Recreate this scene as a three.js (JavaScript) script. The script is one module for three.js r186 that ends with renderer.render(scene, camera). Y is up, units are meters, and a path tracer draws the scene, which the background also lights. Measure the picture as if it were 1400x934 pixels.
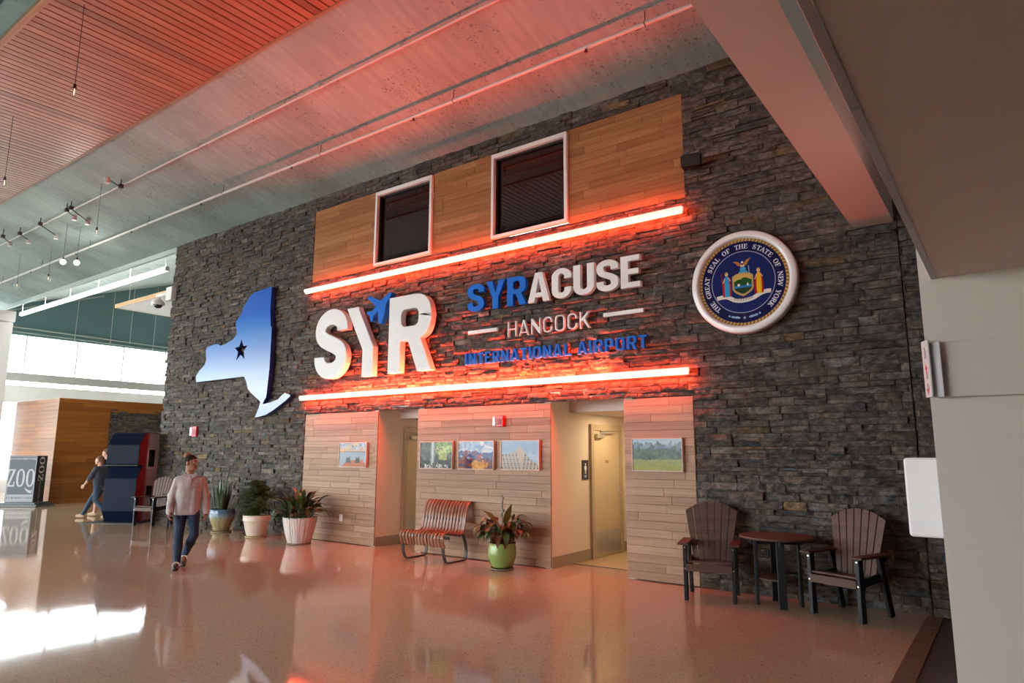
import * as THREE from 'three';
import { mergeGeometries, mergeVertices } from 'three/addons/utils/BufferGeometryUtils.js';
import { RectAreaLightUniformsLib } from 'three/addons/lights/RectAreaLightUniformsLib.js';
import { ImprovedNoise } from 'three/addons/math/ImprovedNoise.js';

// ------------------------------------------------------------------ camera, sky, exposure
RectAreaLightUniformsLib.init();
const scene = new THREE.Scene();
const camera = new THREE.PerspectiveCamera(2 * Math.atan(467 / 920.3) * 180 / Math.PI, 1400 / 934, 0.1, 400);
camera.position.set(0, 1.70, 8.682);
camera.rotation.order = 'YXZ';
camera.rotation.set(0.1633, 0.6362, 0.00383);
scene.add(camera); camera.updateMatrixWorld(true);
const renderer = new THREE.WebGLRenderer({ antialias: true });
renderer.toneMapping = THREE.LinearToneMapping;
renderer.toneMappingExposure = 0.94;
renderer.shadowMap.enabled = true;
const SKY = 18, LED = 150, LEDUP = 1350, LEDDOWN = 170, PENDANT = 110;
{
  const w = 64, h = 32, d = new Float32Array(w * h * 4);
  for (let y = 0; y < h; y++) for (let x = 0; x < w; x++) {
    const el = ((y + .5) / h - .5) * Math.PI, k = Math.max(0, Math.sin(el)), o = (y * w + x) * 4;
    const v = .85 + .3 * k;
    d[o] = v * .98; d[o + 1] = v; d[o + 2] = v * 1.03; d[o + 3] = 1;
  }
  const t = new THREE.DataTexture(d, w, h, THREE.RGBAFormat, THREE.FloatType);
  t.mapping = THREE.EquirectangularReflectionMapping; t.magFilter = THREE.LinearFilter; t.needsUpdate = true;
  scene.background = t; scene.backgroundIntensity = SKY;
}
function rectLight(color, intensity, w, h, pos, target, parent) {
  const l = new THREE.RectAreaLight(color, intensity, w, h);
  l.position.set(...pos); l.lookAt(new THREE.Vector3(...pos).add(new THREE.Vector3(...target)));   // target: the direction it shines in
  (parent || scene).add(l); return l;
}

// ------------------------------------------------------------------ helpers
function RNG(a) { return () => { a |= 0; a = a + 0x6D2B79F5 | 0; let t = Math.imul(a ^ a >>> 15, 1 | a); t = t + Math.imul(t ^ t >>> 7, 61 | t) ^ t; return ((t ^ t >>> 14) >>> 0) / 4294967296; }; }
const R = RNG(7), rr = (a, b, r = R) => a + (b - a) * r();
const NZ = new ImprovedNoise();
const n3 = (x, y, z) => NZ.noise(x, y, z);
const fbm = (x, y, z, o = 4) => { let s = 0, a = .5, f = 1; for (let i = 0; i < o; i++) { s += a * n3(x * f, y * f, z * f + i * 7.3); a *= .5; f *= 2; } return s; };
const V = (x, y, z) => new THREE.Vector3(x, y, z);
const clamp = (x, a, b) => Math.min(b, Math.max(a, x));
const used = new Map();
function numbered(n) { const k = used.get(n) || 0; used.set(n, k + 1); return k ? n + '_' + String(k).padStart(3, '0') : n; }
function shadows(m) { m.castShadow = true; m.receiveShadow = true; return m; }
function obj(name, geos, mat, parent = scene) {
  let g = Array.isArray(geos) ? (geos.length > 1 ? mergeGeometries(geos.map(x => x.index ? x.toNonIndexed() : x)) : geos[0]) : geos;
  const m = shadows(new THREE.Mesh(g, mat)); m.name = parent === scene ? numbered(name) : name; parent.add(m); return m;
}
function kid(name, geos, mat, parent) {
  const k = parent.userData_names || (Object.defineProperty(parent, 'userData_names', { value: {}, enumerable: false }), parent.userData_names);
  const c = k[name] || 0; k[name] = c + 1;
  return obj(c ? name + '_' + String(c).padStart(3, '0') : name, geos, mat, parent);
}
function tag(o, label, category, group) { o.userData.label = label; o.userData.category = category; if (group) o.userData.group = group; return o; }
function thing(name, label, category, pos = [0, 0, 0], turn = 0, group) { const o = new THREE.Group(); o.name = numbered(name); scene.add(o); o.position.set(...pos); o.rotation.y = turn; return tag(o, label, category, group); }
function struct(name, geos, mat) { const o = obj(name, geos, mat); o.userData.kind = 'structure'; return o; }
function copyOf(o, label, pos, turn) { const c = o.clone(); c.name = numbered(o.name.replace(/_\d{3}$/, '')); scene.add(c); c.position.set(...pos); c.rotation.y = turn; c.userData = { ...o.userData, label }; return c; }
function T(g, x = 0, y = 0, z = 0, rx = 0, ry = 0, rz = 0) { g.applyMatrix4(new THREE.Matrix4().compose(V(x, y, z), new THREE.Quaternion().setFromEuler(new THREE.Euler(rx, ry, rz)), V(1, 1, 1))); return g; }
// chamfered board centred at the origin; uv in metres, u along the longest side
function bx(w, h, d, c = .004, off = 0) {
  c = Math.min(c, w * .4, h * .4, d * .4);
  const X = w / 2, Y = h / 2, Z = d / 2, P = [], U = [], N = [];
  const L = w >= h && w >= d ? 0 : h >= d ? 1 : 2;
  const face = (pts) => {
    const a = pts[0], b = pts[1], e = pts[2];
    const n = V(b[0] - a[0], b[1] - a[1], b[2] - a[2]).cross(V(e[0] - a[0], e[1] - a[1], e[2] - a[2])).normalize();
    const mid = V(0, 0, 0); pts.forEach(p => mid.add(V(...p)));
    if (n.dot(mid) < 0) { pts = pts.slice().reverse(); n.negate(); }
    const ax = [Math.abs(n.x), Math.abs(n.y), Math.abs(n.z)], drop = ax.indexOf(Math.max(...ax));
    let ua = [0, 1, 2].filter(i => i !== drop); if (ua[1] === L) ua.reverse();
    for (let i = 1; i < pts.length - 1; i++) for (const p of [pts[0], pts[i], pts[i + 1]]) { P.push(...p); N.push(n.x, n.y, n.z); U.push(p[ua[0]] + off * 1.37, p[ua[1]] + off * .53); }
  };
  const x = X - c, y = Y - c, z = Z - c;
  for (const s of [-1, 1]) {
    face([[s * X, -y, -z], [s * X, y, -z], [s * X, y, z], [s * X, -y, z]]);
    face([[-x, s * Y, -z], [x, s * Y, -z], [x, s * Y, z], [-x, s * Y, z]]);
    face([[-x, -y, s * Z], [x, -y, s * Z], [x, y, s * Z], [-x, y, s * Z]]);
    for (const t of [-1, 1]) {
      face([[s * X, t * y, -z], [s * x, t * Y, -z], [s * x, t * Y, z], [s * X, t * y, z]]);
      face([[s * X, -y, t * z], [s * x, -y, t * Z], [s * x, y, t * Z], [s * X, y, t * z]]);
      face([[-x, s * Y, t * z], [-x, s * y, t * Z], [x, s * y, t * Z], [x, s * Y, t * z]]);
      for (const q of [-1, 1]) face([[s * X, t * y, q * z], [s * x, t * Y, q * z], [s * x, t * y, q * Z]]);
    }
  }
  return geoOf(P, N, U);
}
function geoOf(P, N, U, C) {
  const g = new THREE.BufferGeometry();
  g.setAttribute('position', new THREE.Float32BufferAttribute(P, 3));
  if (N) g.setAttribute('normal', new THREE.Float32BufferAttribute(N, 3));
  g.setAttribute('uv', new THREE.Float32BufferAttribute(U, 2));
  if (C) g.setAttribute('color', new THREE.Float32BufferAttribute(C, 3));
  if (!N) g.computeVertexNormals();
  return g;
}
// plain box from corner to corner, uv in metres
function box(x0, x1, y0, y1, z0, z1) {
  const g = new THREE.BoxGeometry(x1 - x0, y1 - y0, z1 - z0); g.translate((x0 + x1) / 2, (y0 + y1) / 2, (z0 + z1) / 2);
  const p = g.attributes.position, n = g.attributes.normal, u = g.attributes.uv;
  for (let i = 0; i < p.count; i++) {
    const nx = Math.abs(n.getX(i)), ny = Math.abs(n.getY(i));
    if (nx > .5) u.setXY(i, p.getZ(i), p.getY(i)); else if (ny > .5) u.setXY(i, p.getX(i), p.getZ(i)); else u.setXY(i, p.getX(i), p.getY(i));
  }
  return g.toNonIndexed();
}
function rod(a, b, r0, r1 = r0, seg = 10) {
  const d = V(b[0] - a[0], b[1] - a[1], b[2] - a[2]), L = d.length();
  const g = new THREE.CylinderGeometry(r1, r0, L, seg, 1); g.translate(0, L / 2, 0);
  g.applyQuaternion(new THREE.Quaternion().setFromUnitVectors(V(0, 1, 0), d.normalize())); g.translate(...a); return g.toNonIndexed();
}
function lathe(pts, seg = 40) { return new THREE.LatheGeometry(pts.map(p => new THREE.Vector2(p[0], p[1])), seg); }
function sphere(r, x, y, z, sx = 1, sy = 1, sz = 1, seg = 16) { const g = new THREE.SphereGeometry(r, seg, Math.ceil(seg * .7)); g.scale(sx, sy, sz); g.translate(x, y, z); return g; }
// ribbon: a closed profile swept along a 3D curve given as points with a flat section (width along W, thickness t)
function strap(pts, W, w, t) {
  const P = [], U = [], idx = [], n = pts.length, wv = V(...W).normalize();
  let s = 0;
  for (let i = 0; i < n; i++) {
    const a = pts[Math.max(0, i - 1)], b = pts[Math.min(n - 1, i + 1)];
    const tan = V(b[0] - a[0], b[1] - a[1], b[2] - a[2]).normalize(), nn = tan.clone().cross(wv).normalize();
    if (i) s += V(pts[i][0] - pts[i - 1][0], pts[i][1] - pts[i - 1][1], pts[i][2] - pts[i - 1][2]).length();
    for (const [u, v] of [[-1, -1], [1, -1], [1, 1], [-1, 1]]) { P.push(pts[i][0] + wv.x * u * w / 2 + nn.x * v * t / 2, pts[i][1] + wv.y * u * w / 2 + nn.y * v * t / 2, pts[i][2] + wv.z * u * w / 2 + nn.z * v * t / 2); U.push(s, u * w / 2); }
    if (i) for (let k = 0; k < 4; k++) { const A = (i - 1) * 4 + k, B = (i - 1) * 4 + (k + 1) % 4; idx.push(A, B, A + 4, B, B + 4, A + 4); }
  }
  idx.push(0, 2, 1, 0, 3, 2); const e = (n - 1) * 4; idx.push(e, e + 1, e + 2, e, e + 2, e + 3);
  let g = geoOf(P, [], U); g.deleteAttribute('normal'); g.setIndex(idx); g = g.toNonIndexed(); g.computeVertexNormals(); return g;
}
function smoothPts(ctrl, n) { return new THREE.CatmullRomCurve3(ctrl.map(p => V(...p)), false, 'centripetal').getPoints(n).map(p => [p.x, p.y, p.z]); }
function extrude(shape, depth, bevel = .004, curve = 10) {
  const g = new THREE.ExtrudeGeometry(shape, { depth: Math.max(.001, depth - 2 * bevel), bevelEnabled: bevel > 0, bevelSize: bevel, bevelThickness: bevel, bevelOffset: -bevel, bevelSegments: 1, curveSegments: curve });
  g.translate(0, 0, bevel); return g;
}
const poly = (pts) => new THREE.Shape(pts.map(p => new THREE.Vector2(p[0], p[1])));

// ------------------------------------------------------------------ textures
function dtex(w, h, fn, srgb = true, ru = 1, rv = 1) {
  const d = new Uint8Array(w * h * 4);
  for (let y = 0; y < h; y++) for (let x = 0; x < w; x++) { const c = fn(x / w, y / h, x, y), o = (y * w + x) * 4; for (let k = 0; k < 3; k++) d[o + k] = clamp((Array.isArray(c) ? c[k] : c) * 255, 0, 255); d[o + 3] = 255; }
  const t = new THREE.DataTexture(d, w, h); t.wrapS = t.wrapT = THREE.RepeatWrapping; t.magFilter = THREE.LinearFilter; t.minFilter = THREE.LinearMipmapLinearFilter; t.generateMipmaps = true;
  if (srgb) t.colorSpace = THREE.SRGBColorSpace; t.repeat.set(ru, rv); t.needsUpdate = true; return t;
}
// noise that tiles: the domain is a torus
function tn(u, v, f, g, o = 3, seed = 0) { let s = 0, a = .55, F = f, G = g; for (let i = 0; i < o; i++) { s += a * tile(u * F, v * G, F, G, seed + i * 11); a *= .5; F *= 2; G *= 2; } return s; }
function hash(i, j, s) { let h = Math.imul(i, 374761393) + Math.imul(j, 668265263) + Math.imul(s, 2147483647 - 58); h = Math.imul(h ^ h >>> 13, 1274126177); return ((h ^ h >>> 16) >>> 0) / 4294967296; }
function tile(x, y, F, G, s) { const i = Math.floor(x), j = Math.floor(y), fx = x - i, fy = y - j, sx = fx * fx * (3 - 2 * fx), sy = fy * fy * (3 - 2 * fy), m = (a, n) => ((a % n) + n) % n; const q = (a, b) => hash(m(a, F), m(b, G), s) * 2 - 1; return (q(i, j) * (1 - sx) + q(i + 1, j) * sx) * (1 - sy) + (q(i, j + 1) * (1 - sx) + q(i + 1, j + 1) * sx) * sy; }
function ctex(w, h, draw) { const c = document.createElement('canvas'); c.width = w; c.height = h; draw(c.getContext('2d'), w, h); const t = new THREE.CanvasTexture(c); t.colorSpace = THREE.SRGBColorSpace; return t; }
const woodTex = dtex(1024, 256, (u, v) => { const g = tn(u, v, 3, 40, 4, 1) * .5 + tn(u, v, 8, 128, 2, 5) * .35 + tn(u, v, 2, 6, 2, 9) * .35; return [.86 + g * .20, .85 + g * .22, .84 + g * .25]; }, true, .5, 2);
const concTex = dtex(1024, 1024, (u, v) => { const a = tn(u, v, 4, 3, 5, 3), b = tn(u, v, 60, 6, 3, 8), pit = tn(u, v, 150, 150, 2, 4), patch = tn(u, v, 9, 7, 3, 31); const k = pit > .42 && patch > .03 ? .72 : 1; const g = (.86 + a * .09 + b * .06) * k; return [g, g, g]; }, true, .25, .25);
const stoneTex = dtex(512, 512, (u, v) => { const g = tn(u, v, 9, 13, 5, 2), h = tn(u, v, 60, 80, 2, 6), w = tn(u, v, 4, 7, 2, 12); const k = .76 + g * .42 + h * .2; return [k * (1 + w * .10), k, k * (1 - w * .12)]; }, true, 1.6, 1.6);
const stoneBump = dtex(512, 512, (u, v) => { const g = tn(u, v, 12, 18, 5, 21); return .3 + (1 - 2 * Math.abs(g)) * .35 + tn(u, v, 36, 50, 3, 22) * .3; }, false, 1.8, 1.8);
const plasterBump = dtex(256, 256, (u, v) => .5 + tn(u, v, 32, 32, 3, 41) * .4, false, 2, 2);
const smudge = dtex(512, 512, (u, v) => { const g = tn(u, v, 4, 4, 5, 51), s = tn(u, v, 10, 80, 2, 54); return .6 + g * .25 + s * .1; }, false, .16, .16);
const fabricTex = dtex(256, 256, (u, v) => .86 + tn(u, v, 64, 64, 2, 61) * .14 + tn(u, v, 6, 6, 2, 62) * .08, true, 4, 4);
const leafTex = dtex(128, 256, (u, v) => { const e = Math.abs(u - .5); const vein = Math.abs(((v * 12 + e * 6) % 1) - .5) < .06 ? .08 : 0; const g = .82 + tn(u, v, 6, 20, 3, 71) * .2 + (e < .03 ? .16 : 0) + vein; return [g, g, g * .95]; });
const terrazzo = ctex(1024, 1024, (c, w, h) => {
  c.fillStyle = '#cdb9a2'; c.fillRect(0, 0, w, h); const r = RNG(99);
  const cols = ['#b59a80', '#e6d8c4', '#9d8268', '#d8c4aa', '#836a54', '#c4ab90', '#efe5d6', '#a88d74', '#6d5848'];
  for (let i = 0; i < 15000; i++) {
    const x = r() * w, y = r() * h, s = 1.2 + r() * r() * 7, a = r() * 6; c.fillStyle = cols[Math.floor(r() * cols.length)]; c.globalAlpha = .45 + r() * .5;
    for (const [ox, oy] of [[0, 0], [w, 0], [0, h], [-w, 0], [0, -h]]) { if (x + ox < -12 || x + ox > w + 12 || y + oy < -12 || y + oy > h + 12) continue; c.beginPath(); for (let k = 0; k < 5; k++) { const q = a + k * 1.257, d = s * (.7 + .4 * Math.sin(k * 3 + a * 5)); c.lineTo(x + ox + Math.cos(q) * d, y + oy + Math.sin(q) * d); } c.fill(); }
  }
});
terrazzo.wrapS = terrazzo.wrapT = THREE.RepeatWrapping; terrazzo.repeat.set(.7, .7);
const carpetTex = dtex(256, 256, (u, v) => { const g = .7 + tn(u, v, 128, 128, 2, 81) * .5 + tn(u, v, 20, 20, 2, 82) * .1; return g; }, true, 2.5, 2.5);
const rainTex = dtex(512, 256, (u, v) => { const g = tn(u, v, 90, 5, 3, 91), b = tn(u, v, 30, 4, 2, 92); return .5 + g * .5 + b * .35; }, false, 1, 1);

// ------------------------------------------------------------------ materials
const C = (r, g, b) => new THREE.Color().setRGB(r, g, b);
const std = (color, roughness = .6, o = {}) => new THREE.MeshStandardMaterial({ color, roughness, ...o });
const soft = (color, roughness, spec, o = {}) => new THREE.MeshPhysicalMaterial({ color, roughness, specularIntensity: spec, ...o });
const M = {};
M.stone = std(C(1, 1, 1), .82, { map: stoneTex, bumpMap: stoneBump, bumpScale: .011, vertexColors: true });
M.core = std(C(.03, .028, .026), .95);
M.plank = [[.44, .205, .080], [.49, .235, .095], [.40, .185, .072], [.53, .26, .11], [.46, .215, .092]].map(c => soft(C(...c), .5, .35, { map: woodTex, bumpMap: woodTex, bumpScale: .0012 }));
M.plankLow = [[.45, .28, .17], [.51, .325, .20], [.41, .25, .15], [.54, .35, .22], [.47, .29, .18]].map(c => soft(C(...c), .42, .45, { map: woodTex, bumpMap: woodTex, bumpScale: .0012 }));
M.slat = [[.36, .19, .11], [.33, .17, .095], [.40, .21, .12], [.37, .185, .105], [.24, .125, .08]].map(c => std(C(...c), .36, { map: woodTex }));
M.woodTrim = std(C(.42, .27, .14), .5, { map: woodTex });
M.wallWood = [[.40, .145, .026], [.36, .125, .022], [.44, .16, .032], [.32, .11, .02]].map(c => std(C(...c), .35, { map: woodTex }));
M.black = std(C(.012, .012, .013), .5);
M.blackGloss = std(C(.008, .008, .01), .25);
M.concrete = std(C(.33, .43, .42), .85, { map: concTex, bumpMap: concTex, bumpScale: .004 });
M.teal = std(C(.12, .22, .23), .7);
M.tealDark = std(C(.016, .024, .024), .8);
M.deck = std(C(.42, .50, .49), .6);
M.white = std(C(.78, .78, .76), .5);
M.paint = std(C(.64, .55, .48), .7, { bumpMap: plasterBump, bumpScale: .0006 });
M.paintWarm = std(C(.66, .58, .47), .7, { bumpMap: plasterBump, bumpScale: .0006 });
M.soffit = std(C(.74, .60, .50), .75, { bumpMap: plasterBump, bumpScale: .0006 });
M.bulk = std(C(.66, .62, .56), .7, { bumpMap: plasterBump, bumpScale: .0006 });
M.metal = std(C(.45, .42, .40), .45, { metalness: .6 });
M.pipe = std(C(.50, .50, .48), .5, { metalness: .2 });
M.darkMetal = std(C(.035, .035, .037), .5, { metalness: .3 });
M.steel = std(C(.60, .57, .52), .3, { metalness: .9 });
M.floor = std(C(.78, .73, .67), .10, { map: terrazzo, roughnessMap: smudge });
M.floorWarm = std(C(.95, .86, .66), .2, { map: terrazzo });
M.border = std(C(.20, .125, .085), .45, { map: woodTex });
M.carpet = std(C(.085, .062, .058), .95, { map: carpetTex, bumpMap: carpetTex, bumpScale: .006 });
M.base = std(C(.30, .25, .18), .5);
M.doorPaint = std(C(.50, .40, .26), .45);
M.framePaint = std(C(.40, .32, .21), .45);
M.letterWhite = soft(C(.80, .81, .79), .5, .4);
M.letterBlue = soft(C(.008, .15, .62), .5, .3);
M.redPlastic = std(C(.50, .012, .012), .3);
M.glass = new THREE.MeshPhysicalMaterial({ color: C(.93, .97, .97), roughness: 0, transmission: 1, thickness: 0, ior: 1.5 });
M.glassDark = new THREE.MeshPhysicalMaterial({ color: C(.004, .004, .005), roughness: .03, ior: 1.52 });
M.chairBrown = soft(C(.135, .078, .06), .55, .5, { map: woodTex });
M.chairBlack = soft(C(.014, .017, .02), .5, .6);
M.benchWood = [[.34, .15, .085], [.30, .13, .075], [.37, .17, .10]].map(c => std(C(...c), .3, { map: woodTex }));
M.lampGlow = std(C(1, 1, 1), .5, { emissive: C(1, .97, .93), emissiveIntensity: 3.2 });
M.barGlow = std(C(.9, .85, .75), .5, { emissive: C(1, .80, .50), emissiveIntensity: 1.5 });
M.barShell = std(C(.8, .76, .68), .5, { emissive: C(1, .84, .66), emissiveIntensity: .7 });
M.ledRed = std(C(.5, .02, .01), .5, { emissive: C(1, .06, .02), emissiveIntensity: 3 });
M.soil = std(C(.035, .024, .016), .95);

// ------------------------------------------------------------------ the shell
const CEIL = 7.13, XL = -17.66, XE = -34, XR = 6, ZF = 17, ZB = -12;
struct('floor', [box(XE, -.92, -.3, 0, -.07, ZF), box(XE, XL, -.3, 0, ZB, -.07)], M.floor);
{
  const b = struct('floor_border', [box(-.92, -.765, -.3, -.012, -.5, ZF)], M.core);
  for (let z = -.07, i = 0; z < ZF - .6; z += .62, i++) kid('tile', T(bx(.15, .02, .612, .002, i * .7), -.8425, -.006, z + .31), M.border, b);
}
struct('carpet', [box(-.765, XR, -.3, -.001, -.07, ZF)], M.carpet);
// stone wall block with two door recesses and two upper windows
const P1 = [-9.52, -8.49], P2 = [-5.68, -4.435], PT = 2.475, UPW = [[-9.77, -8.245], [-6.845, -5.318]], UY = [5.28, 6.795];
const WZ = -.045;                                      // face of the core behind the stones and planks
const wallBack = struct('wall_back', [
  box(XL, P1[0] - .12, -.25, PT + .15, -.5, WZ), box(P1[1] + .12, P2[0] - .12, -.25, PT + .15, -.5, WZ), box(P2[1] + .12, XR, -.25, PT + .15, -.5, WZ),
  box(XL, XR, PT + .15, UY[0], -.5, WZ), box(XL, UPW[0][0], UY[0], UY[1], -.5, WZ), box(UPW[0][1], UPW[1][0], UY[0], UY[1], -.5, WZ), box(UPW[1][1], XR, UY[0], UY[1], -.5, WZ),
  box(XL, XR, UY[1], CEIL + .4, -.5, WZ), box(XL, XL + .4, 0, 12, ZB, -.5),
], M.core);
// recesses behind the two openings
function recess(P, n, floorMat) {
  const [a, b] = P, zb = -2.42, w = .12;
  struct('wall_recess', [box(a - w, a, 0, PT + .15, zb - w, -.03), box(b, b + w, 0, PT + .15, zb - w, -.03), box(a - w, b + w, 0, PT + .15, zb - w, zb)], M.paintWarm);
  struct('ceiling_recess', [box(a, b, PT + .03, PT + .15, -.585, -.02), box(a, b, 2.335, PT + .15, zb, -.575)], M.paint);
  struct('floor_recess', [box(a, b, -.3, 0, -.60, -.07)], M.floor);
  struct('floor_recess', [box(a, b, -.3, .001, zb, -.60)], floorMat);
  struct('trim_threshold', [box(a, b, -.01, .006, -.625, -.59)], M.darkMetal);
  struct('baseboard_recess', [T(bx(.015, .165, 1.15, .003), a + .0075, .0825, -.60), T(bx(.02, .165, .16, .003), a + .01, .0825, -2.34), T(bx(b - a, .165, .015, .003), (a + b) / 2, .0825, zb + .0075)], M.base);
}
recess(P1, 1, M.floorWarm); recess(P2, 2, M.floorWarm);
function sideDoor(a, z0, z1, top, n) {               // a steel door standing in the left side of a recess, seen at an angle
  const d = thing('door_' + n, '', 'door', [a, 0, 0]); d.userData = { kind: 'structure' };
  const w = z0 - z1, cz = (z0 + z1) / 2;
  for (const z of [z0 - .035, z1 + .035]) kid('jamb', T(bx(.05, top, .09, .004), .024, top / 2, z), M.framePaint, d);
  kid('head', T(bx(.05, .1, w - .02, .004), .0235, top - .05, cz), M.framePaint, d);
  const leaf = kid('door_leaf', T(bx(.03, top - .11, w - .16, .003), .015, (top - .11) / 2 + .008, cz), M.doorPaint, d);
  kid('kick_plate', T(bx(.004, .36, w - .2, .001), .032, .24, cz), M.steel, leaf);
  kid('lock_plate', T(bx(.008, .24, .065, .002), .034, 1.0, z1 + .13), M.steel, leaf);
  const h = kid('handle', [rod([.03, 1.03, z1 + .13], [.085, 1.03, z1 + .13], .012), rod([.085, 1.03, z1 + .13], [.085, 1.03, z1 + .25], .009), sphere(.03, .035, 1.03, z1 + .13, .4, 1, 1, 12)], M.steel, leaf);
  kid('room_plate', T(bx(.004, .05, .12, .001), .032, 1.55, cz), M.woodTrim, leaf);
  const cl = kid('door_closer', [T(bx(.06, .07, .24, .006), .065, top - .19, z0 - .24)], M.steel, d);
  kid('closer_arm', [rod([.075, top - .14, z0 - .24], [.09, top - .13, z1 + .35], .011), rod([.09, top - .13, z1 + .35], [.055, top - .105, z0 - .30], .011)], M.metal, cl);
  return d;
}
sideDoor(P2[0], -1.18, -2.26, 2.17, 1);
sideDoor(P1[0], -.68, -1.72, 2.17, 2);

// upper windows
UPW.forEach(([a, b], i) => {
  const cx = (a + b) / 2, cy = (UY[0] + UY[1]) / 2, w = b - a, h = UY[1] - UY[0];
  const win = thing('window_' + (i + 1), '', 'window', [cx, cy, 0]); win.userData = { kind: 'structure' };
  kid('frame', [T(bx(.055, h, .09, .004), -w / 2 + .0275, 0, .0), T(bx(.055, h, .09, .004), w / 2 - .0275, 0, .0), T(bx(w - .112, .075, .09, .004), 0, h / 2 - .0375, 0), T(bx(w - .112, .055, .09, .004), 0, -h / 2 + .0275, 0)], M.white, win);
  kid('pane', [box(-w / 2 + .05, w / 2 - .05, -h / 2 + .05, h / 2 - .05, -.10, -.075)], M.glassDark, win);
  kid('inner_frame', [T(bx(.03, h - .13, .05, .003), -w / 2 + .07, -.01, -.045), T(bx(.03, h - .13, .05, .003), w / 2 - .07, -.01, -.045), T(bx(w - .17, .03, .05, .003), 0, h / 2 - .09, -.045)], M.black, win);
});

// the stone facing: split-face strips in courses, each stone its own rough block
const keepOut = [[-11.70, P1[0], -1, 2.46], [P1[0] - .01, P1[1] + .01, -1, 2.46], [P1[1], P2[0], -1, 2.46], [P2[0] - .01, P2[1] + .01, -1, 2.46], [P2[1], -3.40, -1, 2.46], [-11.715, -3.40, 5.245, 6.83]];
function stoneGeo(x0, x1, y0, y1, z, r, dens = 1) {
  const g = .003, a = x0 + g, b = x1 - g, lo = y0 + g, hi = y1 - g, nx = Math.max(2, Math.min(9, Math.round((b - a) / .055 * dens))), ny = Math.max(2, Math.round((hi - lo) / .032 * dens));
  const s = r() * 90, pos = [], amp = .007 + r() * .008, tx = rr(-.06, .06, r), ty = rr(-.22, .22, r);
  const tone = r(), ochre = r() < .055, k = tone < .08 ? rr(.18, .24, r) : tone < .22 ? rr(.075, .095, r) : rr(.10, .165, r), warm = rr(.0, .12, r);
  const col = ochre ? [k * 1.35, k * .92, k * .44] : [k * (.98 + warm), k * .87, k * (.77 - warm)];
  const at = (i, j) => {
    const u = i / nx, v = j / ny, ed = i === 0 || i === nx || j === 0 || j === ny;
    let x = a + (b - a) * u, y = lo + (hi - lo) * v;
    const q = n3(x * 14 + s, y * 26, s) + .5 * n3(x * 34, y * 60 + s, s);
    let zz = z + q * amp + (u - .5) * (b - a) * tx + (v - .5) * (hi - lo) * ty;
    if (ed) { zz -= .007 + .012 * Math.abs(n3(x * 20, y * 20 + s, 3)); }
    if (!ed) { x += .01 * n3(x * 9, y * 9, s); y += .006 * n3(y * 9, x * 9, s); }
    return [x, y, zz];
  };
  const G = []; for (let j = 0; j <= ny; j++) for (let i = 0; i <= nx; i++) G.push(at(i, j));
  const id = (i, j) => j * (nx + 1) + i, Pp = [], U = [], Cc = [];
  const tri = (p, q, t) => { for (const w of [p, q, t]) { Pp.push(...w); U.push(w[0] + s * .37 + w[2], w[1] + s * .11 + w[2]); const f = 1 + .22 * n3(w[0] * 7, w[1] * 11, s); Cc.push(col[0] * f, col[1] * f, col[2] * f); } };
  for (let j = 0; j < ny; j++) for (let i = 0; i < nx; i++) { const p = G[id(i, j)], q = G[id(i + 1, j)], t = G[id(i + 1, j + 1)], w = G[id(i, j + 1)]; if ((i + j) % 2) { tri(p, q, t); tri(p, t, w); } else { tri(p, q, w); tri(q, t, w); } }
  const rim = []; for (let i = 0; i < nx; i++) rim.push(id(i, 0)); for (let j = 0; j < ny; j++) rim.push(id(nx, j)); for (let i = nx; i > 0; i--) rim.push(id(i, ny)); for (let j = ny; j > 0; j--) rim.push(id(0, j));
  for (let q = 0; q < rim.length; q++) { const p = G[rim[q]], t = G[rim[(q + 1) % rim.length]], pb = [p[0], p[1], WZ - .02], tb = [t[0], t[1], WZ - .02]; tri(pb, tb, t); tri(pb, t, p); }
  return geoOf(Pp, null, U, Cc);
}
function courses(x0, x1, y0, y1, r, holes, joint) {
  const out = [];
  let y = y0;
  const cut = (a, b, lo, hi) => {                       // clip a stone against the holes
    let parts = [[a, b, lo, hi]];
    for (const [ha, hb, hl, hh] of holes) {
      const nxt = [];
      for (const [p, q, s, t] of parts) {
        if (q <= ha || p >= hb || t <= hl || s >= hh) { nxt.push([p, q, s, t]); continue; }
        if (p < ha - .02) nxt.push([p, ha, s, t]);
        if (q > hb + .02) nxt.push([hb, q, s, t]);
        const p2 = Math.max(p, ha), q2 = Math.min(q, hb);
        if (s < hl - .012) nxt.push([p2, q2, s, hl]);
        if (t > hh + .012) nxt.push([p2, q2, hh, t]);
      }
      parts = nxt;
    }
    return parts;
  };
  while (y < y1 - .01) {
    let h = rr(.062, .112, r); if (y + h > y1 - .03) h = y1 - y;
    let x = x0 - r() * .3;
    while (x < x1) {
      let w = rr(.15, .48, r); const e = Math.min(x + w, x1), a = Math.max(x, x0); x += w;
      if (e - a < .02) continue;
      const segs = joint !== undefined && a < joint && e > joint ? [[a, joint - .004], [joint + .004, e]] : [[a, e]];
      for (const [p, q] of segs) {
        const rows = h > .085 && r() < .22 ? [[y, y + h * rr(.4, .6, r)], null] : [[y, y + h]];
        if (rows[1] === null) rows[1] = [rows[0][1], y + h];
        for (const [lo, hi] of rows) for (const c of cut(p, q, lo, hi)) if (c[1] - c[0] > .015 && c[3] - c[2] > .01) out.push([...c, -.016 + .040 * r()]);
      }
    }
    y += h;
  }
  return out;
}
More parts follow.
